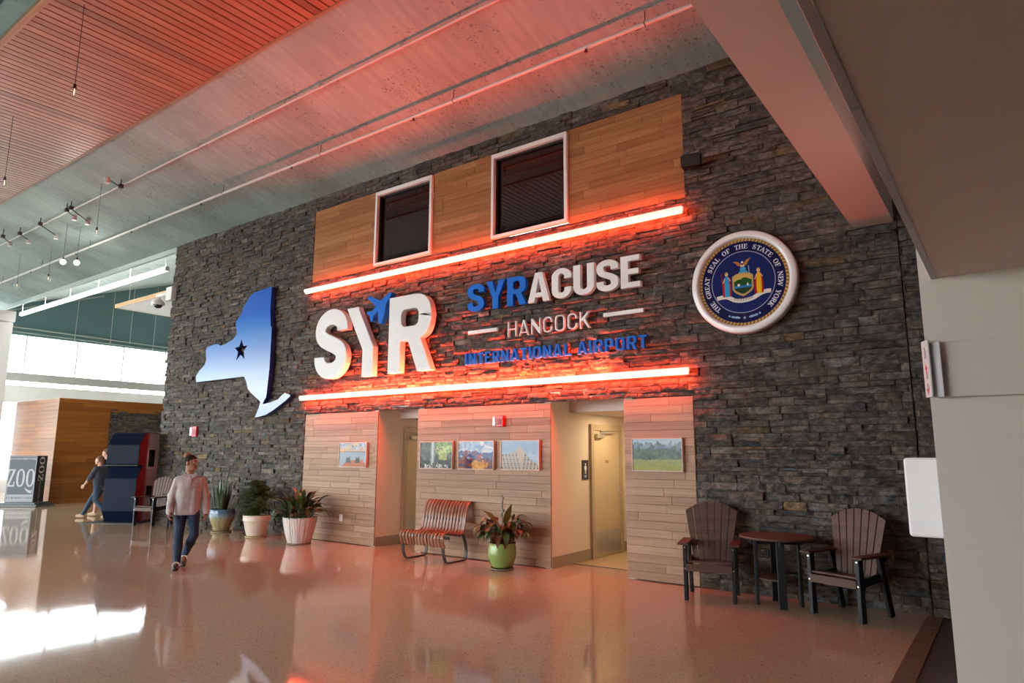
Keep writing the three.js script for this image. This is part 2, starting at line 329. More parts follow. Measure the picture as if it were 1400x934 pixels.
{
  const r = RNG(4242), list = courses(XL, XR - 5.2, 0, CEIL, r, keepOut, -.86);
  const vis = list.map(c => {
    const m = V((c[0] + c[1]) / 2, (c[2] + c[3]) / 2, 0), d = m.clone().sub(camera.position).length();
    const q = m.clone().project(camera); const inside = Math.abs(q.x) < 1 && Math.abs(q.y) < 1 && m.x < -.72;
    return inside ? (c[1] - c[0]) * (c[3] - c[2]) * 8.7 / (d * d * d) : 0;
  });
  camera.updateMatrixWorld(); 
  const order = list.map((_, i) => i).sort((p, q) => vis[q] - vis[p]), top = new Set(order.slice(0, 300));
  const rest = [];
  list.forEach((c, i) => {
    const d = Math.hypot((c[0] + c[1]) / 2, 8.7);
    const g = stoneGeo(c[0], c[1], c[2], c[3], c[4], r, top.has(i) ? 1.25 : d > 14 ? .7 : 1);
    if (top.has(i)) kid('stone', g, M.stone, wallBack); else rest.push(g);
  });
  const f = kid('stone_facing', rest, M.stone, wallBack); f.userData.kind = 'stuff'; f.userData.label = 'split-face dark grey stone strips';
}
// wood panels: boards lapped in rows, each board its own piece
function boards(parentName, x0, x1, y0, y1, rowH, mats, r, holes, z) {
  const g = new THREE.Group(); const k = wallBack.userData_names[parentName] || 0; wallBack.userData_names[parentName] = k + 1;
  g.name = k ? parentName + '_' + String(k).padStart(3, '0') : parentName; wallBack.add(g);
  const rows = Math.round((y1 - y0) / rowH), h = (y1 - y0) / rows;
  for (let i = 0; i < rows; i++) {
    const lo = y0 + i * h, hi = lo + h;
    let x = x0 - r() * 1.1; const cuts = [];
    while (x < x1) { const w = rr(.7, 1.5, r); const a = Math.max(x, x0), e = Math.min(x + w, x1); x += w; if (e - a > .06) cuts.push([a, e]); else if (cuts.length && e - a > 0) cuts[cuts.length - 1][1] = e; }
    for (const [a, e] of cuts) {
      let parts = [[a, e]];
      for (const [ha, hb, hl, hh] of holes) { const mid = (lo + hi) / 2; if (mid < hl || mid > hh) continue; parts = parts.flatMap(([p, q]) => q <= ha || p >= hb ? [[p, q]] : [[p, ha], [hb, q]].filter(([s, t]) => t - s > .02)); }
      for (const [p, q] of parts) kid('plank', T(bx(q - p - .0022, h - .0026, .022, .0022, r() * 20), (p + q) / 2, (lo + hi) / 2, z - .011 + rr(-.0018, .001, r)), mats[Math.floor(r() * mats.length)], g);
    }
  }
  return g;
}
{
  const r = RNG(77), hs = UPW.map(([a, b]) => [a, b, UY[0] - .03, UY[1] + .2]);
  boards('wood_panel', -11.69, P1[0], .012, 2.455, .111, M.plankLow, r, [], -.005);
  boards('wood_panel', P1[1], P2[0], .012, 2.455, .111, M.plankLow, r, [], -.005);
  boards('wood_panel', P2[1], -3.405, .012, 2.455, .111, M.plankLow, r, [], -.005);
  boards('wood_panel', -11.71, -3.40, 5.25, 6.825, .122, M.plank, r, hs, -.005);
}
// ceiling: painted concrete slab, hung slatted wood ceiling, higher dark deck beyond it
const RISE = .256, ceilAt = (z) => CEIL + RISE * z;     // the slab rises away from the stone wall
{ const g = box(-30, XR, 0, .25, 0, 5.74), p = g.attributes.position; for (let i = 0; i < p.count; i++) { const z = p.getZ(i) - .02; p.setY(i, p.getY(i) + ceilAt(z)); p.setZ(i, z); } g.computeVertexNormals(); struct('ceiling', [g], M.concrete); }
struct('ceiling_upper', [box(XE, XR, 9.6, 9.8, 5.6, ZF), box(XE, XR, 8.72, 9.7, 5.64, 5.72)], M.tealDark);
const WC = 7.93, WZ0 = 3.235, WZ1 = 5.70;
{
  const wc = struct('ceiling_wood', [box(-33, -1.33, WC + .03, WC + .05, WZ0, WZ1)], M.black);
  const r = RNG(5); let n = 0;
  for (let x = -1.5; x > -32 && n < 215; x -= .1575, n++) kid('slat', T(bx(.134, .028, WZ1 - WZ0 - .06, .003, r() * 9), x, WC + .014, (WZ0 + WZ1) / 2), M.slat[r() < .09 ? 4 : Math.floor(r() * 4)], wc);
  kid('edge_trim', [T(bx(31.6, .05, .03, .003), -17.1, WC + .012, WZ0 + .012)], M.woodTrim, wc);
  kid('edge_trim', [T(bx(31.6, .08, .085, .003), -17.1, WC + .025, WZ1 + .012)], M.woodTrim, wc);
}
// beam running out from the stone wall, plain soffit beside it and its metal edge
struct('beam', [box(-1.32, -.89, 4.372, 9.7, -.02, ZF)], M.bulk);
struct('ceiling_soffit', [box(-.325, XR, 2.905, 3.2, .0, ZF)], M.soffit);
{
  const t = struct('trim_1', [box(-.36, -.325, 2.91, 3.2, .0, ZF)], M.metal);
  for (let z = 2.25; z < ZF; z += .79) kid('edge_strip', [T(bx(.034, .012, .784, .002), -.342, 2.903, z + .39)], M.metal, t);
}
struct('wall_right', [box(-.432, XR, 0, 4.6, 1.9, 3.3)], M.paint);
struct('wall_side', [box(XR, XR + .3, 0, 8.6, -.5, ZF), box(XR, XR + .3, 9.1, 9.8, -.5, ZF), box(XR, XR + .3, 8.6, 9.1, -.5, .6), box(XR, XR + .3, 8.6, 9.1, 15.2, ZF)], M.paint);
{ // clerestory above the soffit
  const g = thing('window_5', '', '', [XR + .1, 0, 0]); g.userData = { kind: 'structure' };
  for (let z = .6; z < 15; z += 2.085) { kid('pane', box(-.006, .006, 8.6, 9.1, z + .03, z + 2.05), M.glass, g); kid('mullion', T(bx(.12, .5, .06, .004), 0, 8.85, z), M.white, g); }
}
// end of the hall: glazed end wall with teal gable and the sloping deck of the wing beyond the stone wall
{
  const x = XE, y = (a, b, c, d, m, n) => struct(n, [box(x - .25, x, a, b, c, d)], m);
  struct('wall_end', [box(x - .25, x, 0, .5, ZB, ZF), box(x - .25, x, 3.72, 4.45, ZB, ZF)], M.white);
  struct('trim_2', [box(x - .02, x + .22, 4.62, 4.97, ZB, 2)], std(C(.48, .47, .45), .6));
  struct('wall_gable', [box(x - .25, x, 6.62, 12, ZB, ZF)], M.teal);
  const gl = thing('window_3', '', '', [x - .1, 0, 0]); gl.userData = { kind: 'structure' };
  for (const [lo, hi] of [[.5, 3.72], [4.45, 6.62]]) {
    for (let z = ZB; z < ZF - 1.1; z += 2) { kid('pane', box(-.006, .006, lo, hi, z + .03, z + 1.97), M.glass, gl); kid('mullion', T(bx(.12, hi - lo, .06, .004), 0, (lo + hi) / 2, z), lo < 1 ? M.white : M.white, gl); }
  }
  kid('transom', [T(bx(.1, .06, 28.8, .004), 0, 1.3, 2.5), T(bx(.1, .06, 28.8, .004), 0, 2.4, 2.5)], M.white, gl);
  struct('wall_back_wing', [box(XE, XL, 0, 12, ZB - .25, ZB)], M.white);
  // corrugated deck, two slopes
  const n = 140, slats = [];
  for (let i = 0; i < n; i++) { const z = -.05 - (i + .5) * .09; slats.push(T(bx(XL - XE, .04, .102, .003), (XL + XE) / 2, 7.46 - z * .335 + (i % 2 ? .05 : 0), z, .323)); }
  struct('ceiling_deck', slats, M.deck);
  struct('roof', [T(box(XE - .3, XL + .4, 0, .12, -6.9, 6.9), 0, 7.46 + 6.2 * .335 + .1, -6.2, .323)], M.deck);
  struct('trim_3', [box(XE, XL + .02, 7.0, 7.5, -.12, -.02)], M.deck);
  struct('trim_4', [T(rod([XE + .1, 6.95, 1.0], [XE + .1, 6.80, ZB], .035), 0, 0, 0), rod([XE + .1, 6.98, .5], [XE + .12, 8.9, -4.8], .03), rod([XE + .1, 6.75, 1.0], [XE + .1, 6.62, ZB], .02)], std(C(.35, .40, .36), .6));
  // white column and its cap
  struct('column', [box(-29.5, -28.98, 0, 6.28, .08, .9), box(-29.5, -28.97, 6.34, 6.72, .03, .95)], M.white);
}
// front of the hall, behind the camera: tall glazing
{
  const z = ZF; struct('wall_front', [box(XE, XR, 0, .35, z, z + .25), box(XE, XR, 5.6, 9.8, z, z + .25), box(-8, XR, .35, 5.6, z, z + .25)], M.white);
  const g = thing('window_4', '', '', [0, 0, z + .1]); g.userData = { kind: 'structure' };
  for (let x = XE; x < -8.1; x += 2) { kid('pane', box(x + .03, x + 1.97, .35, 5.6, -.006, .006), M.glass, g); kid('mullion', T(bx(.06, 5.25, .12, .004), x, 2.975, 0), M.white, g); }
  kid('transom', T(bx(26, .06, .1, .004), -21, 2.6, 0), M.white, g);
  struct('ceiling_upper', [box(XE, -30, 8.9, 9.1, -.02, 6.3)], M.concrete);
  struct('wall_left', [box(XE - .25, XE, 9.0, 10.6, 6, ZF)], M.white);
}
// wood-clad alcove block far back on the left, with a stone inset
{
  const x0 = -28.9, x1 = -25.1, z0 = -.3, top = 3.415;
  const b = struct('wall_alcove', [box(x0 + .05, x1 - .03, 0, top - .02, -9.5, z0 - .03)], M.core);
  const r = RNG(31);
  const rows = 26, h = top / rows;
  for (let i = 0; i < rows; i++) {
    for (let z = z0, k = 0; z > -6.2; k++) { const w = k ? rr(1.3, 2.6, r) : rr(.5, 2, r), e = Math.max(z - w, -6.3); const y = i * h; if (!(y > .0 && y + h < 3.14 && e < -1.9)) kid('plank', T(bx(.03, h - .004, z - e - .004, .002, r() * 9), x1 - .015, y + h / 2, (z + e) / 2), M.wallWood[Math.floor(r() * 4)], b); else if (z > -1.9) kid('plank', T(bx(.03, h - .004, z + 1.9, .002, r() * 9), x1 - .015, y + h / 2, (z - 1.9) / 2), M.wallWood[Math.floor(r() * 4)], b); z = e; }
    for (let x = x1; x > x0 + .1;) { const w = rr(1.2, 2.4, r), e = Math.max(x - w, x0); kid('plank', T(bx(x - e - .004, h - .004, .03, .002, r() * 9), (x + e) / 2, i * h + h / 2, z0 - .015), M.wallWood[Math.floor(r() * 4)], b); x = e; }
  }
  const st = courses(1.9, 6.2, 0, 3.13, r, []).map(c => { const g = stoneGeo(c[0], c[1], c[2], c[3], c[4], r, .6); g.rotateY(Math.PI / 2); g.translate(x1 - .005, 0, 0); return g; });
  const f = kid('stone_facing', st, M.stone, b); f.userData.kind = 'stuff';
}
// outside: apron and the building beyond the end glazing
struct('ground', [box(-160, 60, -.6, -.35, -90, 110)], std(C(.22, .22, .22), .9));
{
  const b = thing('terminal_building', 'pale building with two bands of blue windows seen through the end glazing', 'building', [-75, -.35, 5]);
  kid('wall', [box(-6, 0, 0, 9, -14, 26)], M.white, b);
  for (let i = 0; i < 7; i++) for (const y of [1.0, 4.6]) kid('window', T(bx(.1, 1.7, 4.4, .02), .02, y + .9, -10 + i * 5), soft(C(.006, .022, .06), .3, .2), b);
  kid('roof', [box(-6.3, .4, 9, 9.4, -14.3, 26.3)], M.metal, b);
}

// ------------------------------------------------------------------ red light bars on the stone wall
function lightBar(y, label, up) {
  const x0 = -11.70, x1 = -3.375, L = x1 - x0, t = thing('light_bar', label, 'light bar', [(x0 + x1) / 2, y, 0]);
  kid('housing', [T(bx(L, .056, up ? .035 : .06, .004), 0, .022, up ? .165 : .175)], M.barShell, t);
  kid('diffuser', [T(bx(L - .02, .038, .03, .004), 0, -.026, .164)], M.barGlow, t);
  kid('light_strip', [T(bx(L - .04, .02, .008, .001), 0, 0, .143)], M.ledRed, t);
  for (let i = 0; i <= 8; i++) kid('bracket', T(bx(.03, .02, .115, .002), -L / 2 + .05 + i * (L - .1) / 8, .0, .085), M.metal, t);
  rectLight(C(1, .055, .012), LED, L, .05, [0, 0, .138], [0, 0, -1], t);
  if (up) { rectLight(C(1, .055, .02), LEDUP, 6.0, .03, [-.05, .05, .07], [0, 1, .3], t); rectLight(C(1, .055, .02), LEDDOWN, L, .03, [0, -.052, .06], [0, -1, .15], t); }
}
lightBar(5.01, 'long cream light bar glowing red under the two upper windows, above the airport lettering', false);
lightBar(2.775, 'long cream light bar glowing red just above the lower wood panels, below the airport lettering', true);

// ------------------------------------------------------------------ letters
function samplePath(cmds) {
  const p = [];
  for (const c of cmds) {
    if (c[0] === 'M' || c[0] === 'L') { const q = p[p.length - 1]; if (c[0] === 'L') for (let i = 1; i < 4; i++) p.push([q[0] + (c[1] - q[0]) * i / 4, q[1] + (c[2] - q[1]) * i / 4]); p.push([c[1], c[2]]); }
    if (c[0] === 'A') for (let i = 0; i <= 12; i++) { const a = c[5] + (c[6] - c[5]) * i / 12; p.push([c[1] + c[3] * Math.cos(a), c[2] + c[4] * Math.sin(a)]); }
    if (c[0] === 'C') { const q = p[p.length - 1]; for (let i = 1; i <= 14; i++) { const t = i / 14, s = 1 - t; p.push([0, 1].map(k => s * s * s * q[k] + 3 * s * s * t * c[1 + k] + 3 * s * t * t * c[3 + k] + t * t * t * c[5 + k])); } }
  }
  return p.filter((q, i) => !i || Math.hypot(q[0] - p[i - 1][0], q[1] - p[i - 1][1]) > 1e-5);
}
function strokeShape(cmds, t) {
  const p = samplePath(cmds), l = [], r = [];
  for (let i = 0; i < p.length; i++) { const a = p[Math.max(0, i - 1)], b = p[Math.min(p.length - 1, i + 1)], dx = b[0] - a[0], dy = b[1] - a[1], d = Math.hypot(dx, dy) || 1, nx = -dy / d * t / 2, ny = dx / d * t / 2; l.push([p[i][0] + nx, p[i][1] + ny]); r.push([p[i][0] - nx, p[i][1] - ny]); }
  return poly(l.concat(r.reverse()));
}
function rrPath(P, x0, y0, x1, y1, r) { P.moveTo(x0 + r, y0); P.lineTo(x1 - r, y0); P.quadraticCurveTo(x1, y0, x1, y0 + r); P.lineTo(x1, y1 - r); P.quadraticCurveTo(x1, y1, x1 - r, y1); P.lineTo(x0 + r, y1); P.quadraticCurveTo(x0, y1, x0, y1 - r); P.lineTo(x0, y0 + r); P.quadraticCurveTo(x0, y0, x0 + r, y0); return P; }
const PI = Math.PI;
// a glyph in a box w wide and 1 high with stems t thick
function glyph(ch, w, t) {
  const h = t / 2, r = w / 2 - h, ry = Math.min(r * 1.05, .5 - h - .06), th = Math.min(t, t * .92);
  switch (ch) {
    case 'I': return poly([[0, 0], [t, 0], [t, 1], [0, 1]]);
    case 'H': return poly([[0, 0], [t, 0], [t, .5 - h], [w - t, .5 - h], [w - t, 0], [w, 0], [w, 1], [w - t, 1], [w - t, .5 + h], [t, .5 + h], [t, 1], [0, 1]]);
    case 'L': return poly([[0, 0], [w, 0], [w, th], [t, th], [t, 1], [0, 1]]);
    case 'T': return poly([[w / 2 - h, 0], [w / 2 + h, 0], [w / 2 + h, 1 - th], [w, 1 - th], [w, 1], [0, 1], [0, 1 - th], [w / 2 - h, 1 - th]]);
    case 'E': return poly([[0, 0], [w, 0], [w, th], [t, th], [t, .5 - th / 2], [w * .93, .5 - th / 2], [w * .93, .5 + th / 2], [t, .5 + th / 2], [t, 1 - th], [w, 1 - th], [w, 1], [0, 1]]);
    case 'N': return poly([[0, 0], [t, 0], [t, .62], [w - t * 1.02, 0], [w, 0], [w, 1], [w - t, 1], [w - t, .38], [t * 1.02, 1], [0, 1]]);
    case 'K': return poly([[0, 0], [t, 0], [t, .40], [t + (w - t) * .18, .48], [w - t * 1.12, 0], [w, 0], [t + (w - t) * .45, .56], [w - .02, 1], [w - t * 1.15, 1], [t, .58], [t, 1], [0, 1]]);
    case 'A': {
      const e = t * .56, xl = (y) => t * 1.02 + (w / 2 - t * 1.02) * (y / .84), xr = (y) => w - xl(y);
      const s = poly([[0, 0], [t * 1.02, 0], [xl(.17), .17], [xr(.17), .17], [w - t * 1.02, 0], [w, 0], [w / 2 + e, 1], [w / 2 - e, 1]]);
      s.holes.push(poly([[xl(.17 + th * .85), .17 + th * .85], [w / 2, .82], [xr(.17 + th * .85), .17 + th * .85]])); return s;
    }
    case 'Y': return poly([[w / 2 - h, 0], [w / 2 + h, 0], [w / 2 + h, .40], [w, 1], [w - t * 1.1, 1], [w / 2, .56], [t * 1.1, 1], [0, 1], [w / 2 - h, .40]]);
    case 'O': { const s = rrPath(new THREE.Shape(), 0, 0, w, 1, w * .47); s.holes.push(rrPath(new THREE.Path(), t, th, w - t, 1 - th, Math.max(.02, (w - 2 * t) * .48))); return s; }
    case 'U': return strokeShape([['M', h, 1], ['L', h, h + ry], ['A', w / 2, h + ry, r, ry, PI, 2 * PI], ['L', w - h, 1]], t);
    case 'C': return strokeShape([['M', w - h, .64], ['L', w - h, 1 - h - ry], ['A', w / 2, 1 - h - ry, r, ry, 0, PI], ['L', h, h + ry], ['A', w / 2, h + ry, r, ry, PI, 2 * PI], ['L', w - h, .36]], t);
    case 'S': { const q = Math.min(r * .78, .19); return strokeShape([['M', w - h, .675], ['L', w - h, 1 - h - q], ['A', w / 2, 1 - h - q, r, q, 0, PI], ['C', h, .60, w * .26, .565, w * .5, .5], ['C', w * .74, .435, w - h, .40, w - h, h + q], ['A', w / 2, h + q, r, q, 0, -PI], ['L', h, .325]], t); }
    case 'R': case 'P': {
      const s = new THREE.Shape(), lo = ch === 'R' ? .40 : .36, ro = w * .42; s.moveTo(0, 0); s.lineTo(t, 0); s.lineTo(t, lo);
      if (ch === 'R') { s.lineTo(w * .47, lo); s.lineTo(w - t * 1.02, 0); s.lineTo(w + .015, 0); s.lineTo(w * .76, lo + .02); s.quadraticCurveTo(w, lo + .06, w, lo + ro); } else { s.lineTo(w - ro, lo); s.quadraticCurveTo(w, lo, w, lo + ro); }
      s.lineTo(w, 1 - ro); s.quadraticCurveTo(w, 1, w - ro, 1); s.lineTo(0, 1); s.closePath();
      s.holes.push(rrPath(new THREE.Path(), t, lo + th * .9, w - t, 1 - th * .9, Math.min((w - 2 * t) * .45, (1 - lo - th * 1.8) * .4))); return s;
    }
  }
}
// a row of separate raised letters from x0 to x1, feet on y
function wordSign(name, label, word, x0, x1, y, H, t, widths, gap, mats, depth, slant = 0) {
  const s = thing(name, label, 'sign', [x0, y, 0]);
  const ws = [...word].map(c => c === ' ' ? widths[' '] : (widths[c] ?? widths.d)), total = ws.reduce((a, b) => a + b, 0) + gap * (word.length - 1), k = (x1 - x0) / (total * H);
  let x = 0;
  [...word].forEach((c, i) => {
    if (c !== ' ') { const g = extrude(glyph(c, ws[i], t), depth / H, .004 / H, 8); g.scale(H * k, H, H); g.translate(x * H * k, 0, .06); const L = kid('letter', g, mats(i), s); kid('stud', [rod([x * H * k + t * H * .4, H * .2, .036], [x * H * k + t * H * .4, H * .2, .065], .006, .006, 6)], M.metal, L); }
    x += ws[i] + gap;
  });
  return s;
}
const W1 = { d: .54, I: .2, ' ': .22, A: .62, N: .57, T: .5, L: .44, E: .46, Y: .60, U: .54, S: .54, C: .53, R: .56, P: .53, O: .57, K: .56, H: .57 };
{ // the three tall letters with an aeroplane for one arm of the Y
  const s = thing('logo_sign', 'tall white raised letters SYR with a blue aeroplane as one arm of the Y', 'sign', [0, 0, 0]);
  const D = .13, Z = .055, H = 1.41, y0 = 3.115;
  const S = extrude(glyph('S', .70, .225), D / H, .006 / H, 12); S.scale(H, H, H); S.scale(1.0, 1, 1); S.translate(-11.26, y0, Z); kid('letter', S, M.letterWhite, s);
  kid('letter', extrude(poly([[-10.31, 4.47], [-9.985, 4.47], [-9.52, 3.66], [-9.52, 3.105], [-9.82, 3.105], [-9.82, 3.62]]), D, .006).translate(0, 0, Z), M.letterWhite, s);
  const Rg = extrude(glyph('R', .76, .225), D / H, .006 / H, 12); Rg.scale(H, H, H); Rg.translate(-9.115, y0, Z); kid('letter', Rg, M.letterWhite, s);
  kid('aeroplane', extrude(poly([[-9.07, 4.601], [-9.212, 4.431], [-9.231, 4.275], [-9.327, 4.06], [-9.395, 4.08], [-9.43, 4.315], [-9.553, 4.24], [-9.562, 4.15], [-9.62, 4.14], [-9.659, 4.257], [-9.741, 4.311], [-9.72, 4.355], [-9.594, 4.336], [-9.49, 4.426], [-9.72, 4.595], [-9.69, 4.644], [-9.362, 4.518], [-9.146, 4.638], [-9.085, 4.645]]), D, .006).translate(0, 0, Z), M.letterBlue, s);
}
wordSign('lettering', 'raised lettering SYRACUSE, first three letters blue and the rest white', 'SYRACUSE', -7.26, -4.055, 4.035, .475, .185, W1, .055, i => i < 3 ? M.letterBlue : M.letterWhite, .075);
wordSign('lettering', 'thin white raised lettering HANCOCK between two white bars', 'HANCOCK', -6.425, -4.90, 3.535, .25, .085, { ...W1, d: .52, A: .6 }, .16, () => M.letterWhite, .05);
wordSign('lettering', 'small blue raised lettering INTERNATIONAL AIRPORT', 'INTERNATIONAL AIRPORT', -7.315, -3.985, 3.145, .19, .17, W1, .12, () => M.letterBlue, .06);
for (const [a, b, w] of [[-7.262, -6.638, 'left'], [-4.674, -4.033, 'right']]) tag(obj('dash_bar', [T(bx(b - a, .06, .05, .004), (a + b) / 2, 3.69, .085), rod([a + .1, 3.69, .0], [a + .1, 3.69, .065], .008), rod([b - .1, 3.69, .0], [b - .1, 3.69, .065], .008)], M.letterWhite), 'short white raised bar to the ' + w + ' of the word HANCOCK', 'bar');

{ // the state outline with its cut-out star
  const out = [[-12.94, 5.31], [-12.95, 4.82], [-12.89, 4.41], [-12.85, 4.37], [-12.84, 3.48], [-12.89, 2.91], [-12.9, 2.85], [-12.99, 2.75], [-13.0, 2.71], [-12.75, 2.73], [-12.46, 2.79], [-12.36, 2.86], [-12.24, 2.92], [-12.07, 2.87], [-12.04, 2.84], [-12.22, 2.74], [-12.6, 2.57], [-12.86, 2.48], [-13.13, 2.44], [-13.27, 2.43], [-13.21, 2.53], [-13.15, 2.63], [-13.1, 2.75], [-13.12, 2.78], [-13.48, 2.98], [-13.61, 3.07], [-13.69, 3.24], [-13.79, 3.36], [-15.82, 3.35], [-15.85, 3.5], [-15.72, 3.62], [-15.52, 3.73], [-15.44, 3.86], [-15.49, 4.1], [-15.44, 4.18], [-15.01, 4.22], [-14.86, 4.16], [-14.65, 4.18], [-14.34, 4.26], [-14.2, 4.38], [-14.25, 4.54], [-14.27, 4.63], [-14.26, 4.68], [-14.07, 4.83], [-14.01, 4.98], [-13.77, 5.19], [-13.67, 5.26], [-13.38, 5.29]];
  const sh = poly(out); sh.holes.push(poly([[-13.99, 4.23], [-13.91, 4.07], [-13.73, 4.06], [-13.87, 3.95], [-13.82, 3.76], [-13.99, 3.87], [-14.15, 3.75], [-14.1, 3.95], [-14.25, 4.05], [-14.06, 4.07]]));
  const sign = thing('state_sign', 'large raised map outline of a state, blue fading to white, with a star cut out', 'sign', [0, 0, 0]);
  const face = new THREE.ShapeGeometry(sh); const p = face.attributes.position, u = face.attributes.uv;
  for (let i = 0; i < p.count; i++) u.setXY(i, (p.getX(i) + 15.9) / 4, (p.getY(i) - 2.4) / 2.95);
  face.translate(0, 0, .145);
  const t = ctex(64, 512, (c, w, h) => { const g = c.createLinearGradient(0, 0, 0, h); g.addColorStop(0, '#0a5fc0'); g.addColorStop(.2, '#1268c8'); g.addColorStop(.36, '#5f94d6'); g.addColorStop(.5, '#93aedd'); g.addColorStop(.66, '#cfdff2'); g.addColorStop(.8, '#eef3fa'); g.addColorStop(1, '#c9d6ec'); c.fillStyle = g; c.fillRect(0, 0, w, h); });
  kid('body', new THREE.ExtrudeGeometry(sh, { depth: .1, bevelEnabled: false }).translate(0, 0, .044), std(C(.008, .03, .22), .35), sign);
  kid('face', face, soft(C(.74, .8, .86), .4, .3, { map: t }), sign);
}
{ // round state seal
  const cx = -2.625, cy = 3.885, r = .675, s = thing('seal', 'round state seal in a thick white ring on the dark stone wall', 'seal', [cx, cy, 0]);
  const ring = lathe([[r - .1, .10], [r - .09, .15], [r - .06, .16], [r - .015, .15], [r, .13], [r, .03], [r - .1, .03]], 72); ring.rotateX(PI / 2); kid('rim', ring, std(C(.80, .80, .78), .35, { metalness: .1 }), s);
  const t = ctex(1024, 1024, (c, W) => {
    const o = W / 2; c.translate(o, o);
    const disc = (rad, col) => { c.beginPath(); c.arc(0, 0, rad, 0, 7); c.fillStyle = col; c.fill(); };
    disc(512, '#c9c6bd'); disc(500, '#b08a52'); disc(466, '#141c4c');
    for (let i = 0; i < 150; i++) { c.save(); c.rotate(i / 150 * 2 * PI); c.fillStyle = i % 2 ? '#c9a76c' : '#8a6737'; c.beginPath(); c.ellipse(0, -482, 11, 17, .6, 0, 7); c.fill(); c.restore(); }
    c.strokeStyle = '#b9c3dd'; c.lineWidth = 7; c.beginPath(); c.arc(0, 0, 352, 0, 7); c.stroke(); disc(346, '#182a66');
    c.fillStyle = '#dfe6f2'; c.font = 'bold 74px serif'; c.textAlign = 'center';
    const txt = 'THE GREAT SEAL OF THE STATE OF NEW YORK', span = 4.72;
    [...txt].forEach((ch, i) => { c.save(); c.rotate(-span / 2 + span * i / (txt.length - 1)); c.fillText(ch, 0, -383); c.restore(); });
    c.fillStyle = '#9cc0e4';
    for (const a of [-.42, -.34, .34, .42]) { c.beginPath(); c.arc(Math.sin(a) * 410, Math.cos(a) * 410, 11, 0, 7); c.fill(); }
    for (const a of [-.2, .2]) { c.save(); c.translate(Math.sin(a) * 408, Math.cos(a) * 408); c.rotate(-a); c.beginPath(); c.ellipse(0, 0, 36, 13, 0, 0, 7); c.fill(); c.beginPath(); c.moveTo(Math.sign(a) * 24, 0); c.lineTo(Math.sign(a) * 46, -18); c.lineTo(Math.sign(a) * 46, 18); c.fill(); c.restore(); }
    c.beginPath(); for (let k = 0; k < 10; k++) { const q = k * PI / 5 - PI / 2, d = k % 2 ? 9 : 22; c.lineTo(Math.cos(q) * d, 410 + Math.sin(q) * d); } c.fill();
    // banner
    c.strokeStyle = '#e9e6dc'; c.lineWidth = 46; c.beginPath(); c.moveTo(-300, 160); c.bezierCurveTo(-180, 130, -150, 175, -110, 195); c.bezierCurveTo(-40, 225, 60, 215, 120, 190); c.bezierCurveTo(170, 165, 210, 130, 300, 140); c.stroke();
    c.fillStyle = '#30343c'; c.font = 'bold 30px serif'; [...'EXCELSIOR'].forEach((ch, i) => { const q = (i - 4) / 4; c.save(); c.translate(q * 96, 214 - q * q * 16); c.rotate(-q * .2); c.fillText(ch, 0, 0); c.restore(); });
    // shield
    c.beginPath(); c.moveTo(-118, -70); c.quadraticCurveTo(0, -150, 118, -70); c.lineTo(118, 70); c.quadraticCurveTo(110, 120, 0, 165); c.quadraticCurveTo(-110, 120, -118, 70); c.closePath(); c.fillStyle = '#c7a86a'; c.fill();
    c.save(); c.beginPath(); c.moveTo(-98, -60); c.quadraticCurveTo(0, -128, 98, -60); c.lineTo(98, 64); c.quadraticCurveTo(92, 104, 0, 140); c.quadraticCurveTo(-92, 104, -98, 64); c.closePath(); c.clip();
    c.fillStyle = '#d9b463'; c.fillRect(-120, -150, 240, 150); c.fillStyle = '#275a2e'; c.beginPath(); c.moveTo(-120, 10); c.quadraticCurveTo(-60, -40, -20, -30); c.quadraticCurveTo(10, -65, 60, -35); c.lineTo(120, -5); c.lineTo(120, 60); c.lineTo(-120, 60); c.fill(); c.fillStyle = '#2f86c4'; c.fillRect(-120, 40, 240, 30); c.fillStyle = '#20432a'; c.fillRect(-120, 68, 240, 100); c.fillStyle = '#f2f2f2'; c.fillRect(-60, 20, 26, 26); c.beginPath(); c.moveTo(40, 46); c.lineTo(52, 8); c.lineTo(66, 46); c.fill(); c.restore();
    // figures left and right of the shield
    const fig = (x, robe, cloak) => { c.fillStyle = cloak; c.beginPath(); c.moveTo(x - 48, 150); c.quadraticCurveTo(x - 56, -20, x - 20, -78); c.lineTo(x + 26, -78); c.quadraticCurveTo(x + 60, 20, x + 46, 150); c.fill(); c.fillStyle = robe; c.beginPath(); c.moveTo(x - 24, 152); c.quadraticCurveTo(x - 34, -10, x - 14, -86); c.lineTo(x + 16, -86); c.quadraticCurveTo(x + 36, 10, x + 26, 152); c.fill(); c.fillStyle = '#e0b48e'; c.beginPath(); c.arc(x, -108, 20, 0, 7); c.fill(); c.lineWidth = 13; c.strokeStyle = '#e0b48e'; c.beginPath(); c.moveTo(x - 18, -70); c.lineTo(x - 44, -10); c.moveTo(x + 18, -70); c.lineTo(x + 42, -30); c.stroke(); c.fillStyle = '#caa24c'; c.beginPath(); c.arc(x, -118, 19, PI, 2 * PI); c.fill(); };
    fig(-180, '#35a5dd', '#b3231f'); fig(175, '#f0c11d', '#b3231f');
    c.strokeStyle = '#b3231f'; c.lineWidth = 8; c.beginPath(); c.moveTo(-240, -130); c.lineTo(-222, 120); c.stroke(); c.strokeStyle = '#cfd6e4'; c.lineWidth = 6; c.beginPath(); c.moveTo(70, -180); c.lineTo(76, -90); c.stroke();
    // globe and eagle
    c.fillStyle = '#4aa3d4'; c.beginPath(); c.arc(8, -142, 34, 0, 7); c.fill(); c.fillRect(-40, -122, 98, 20);
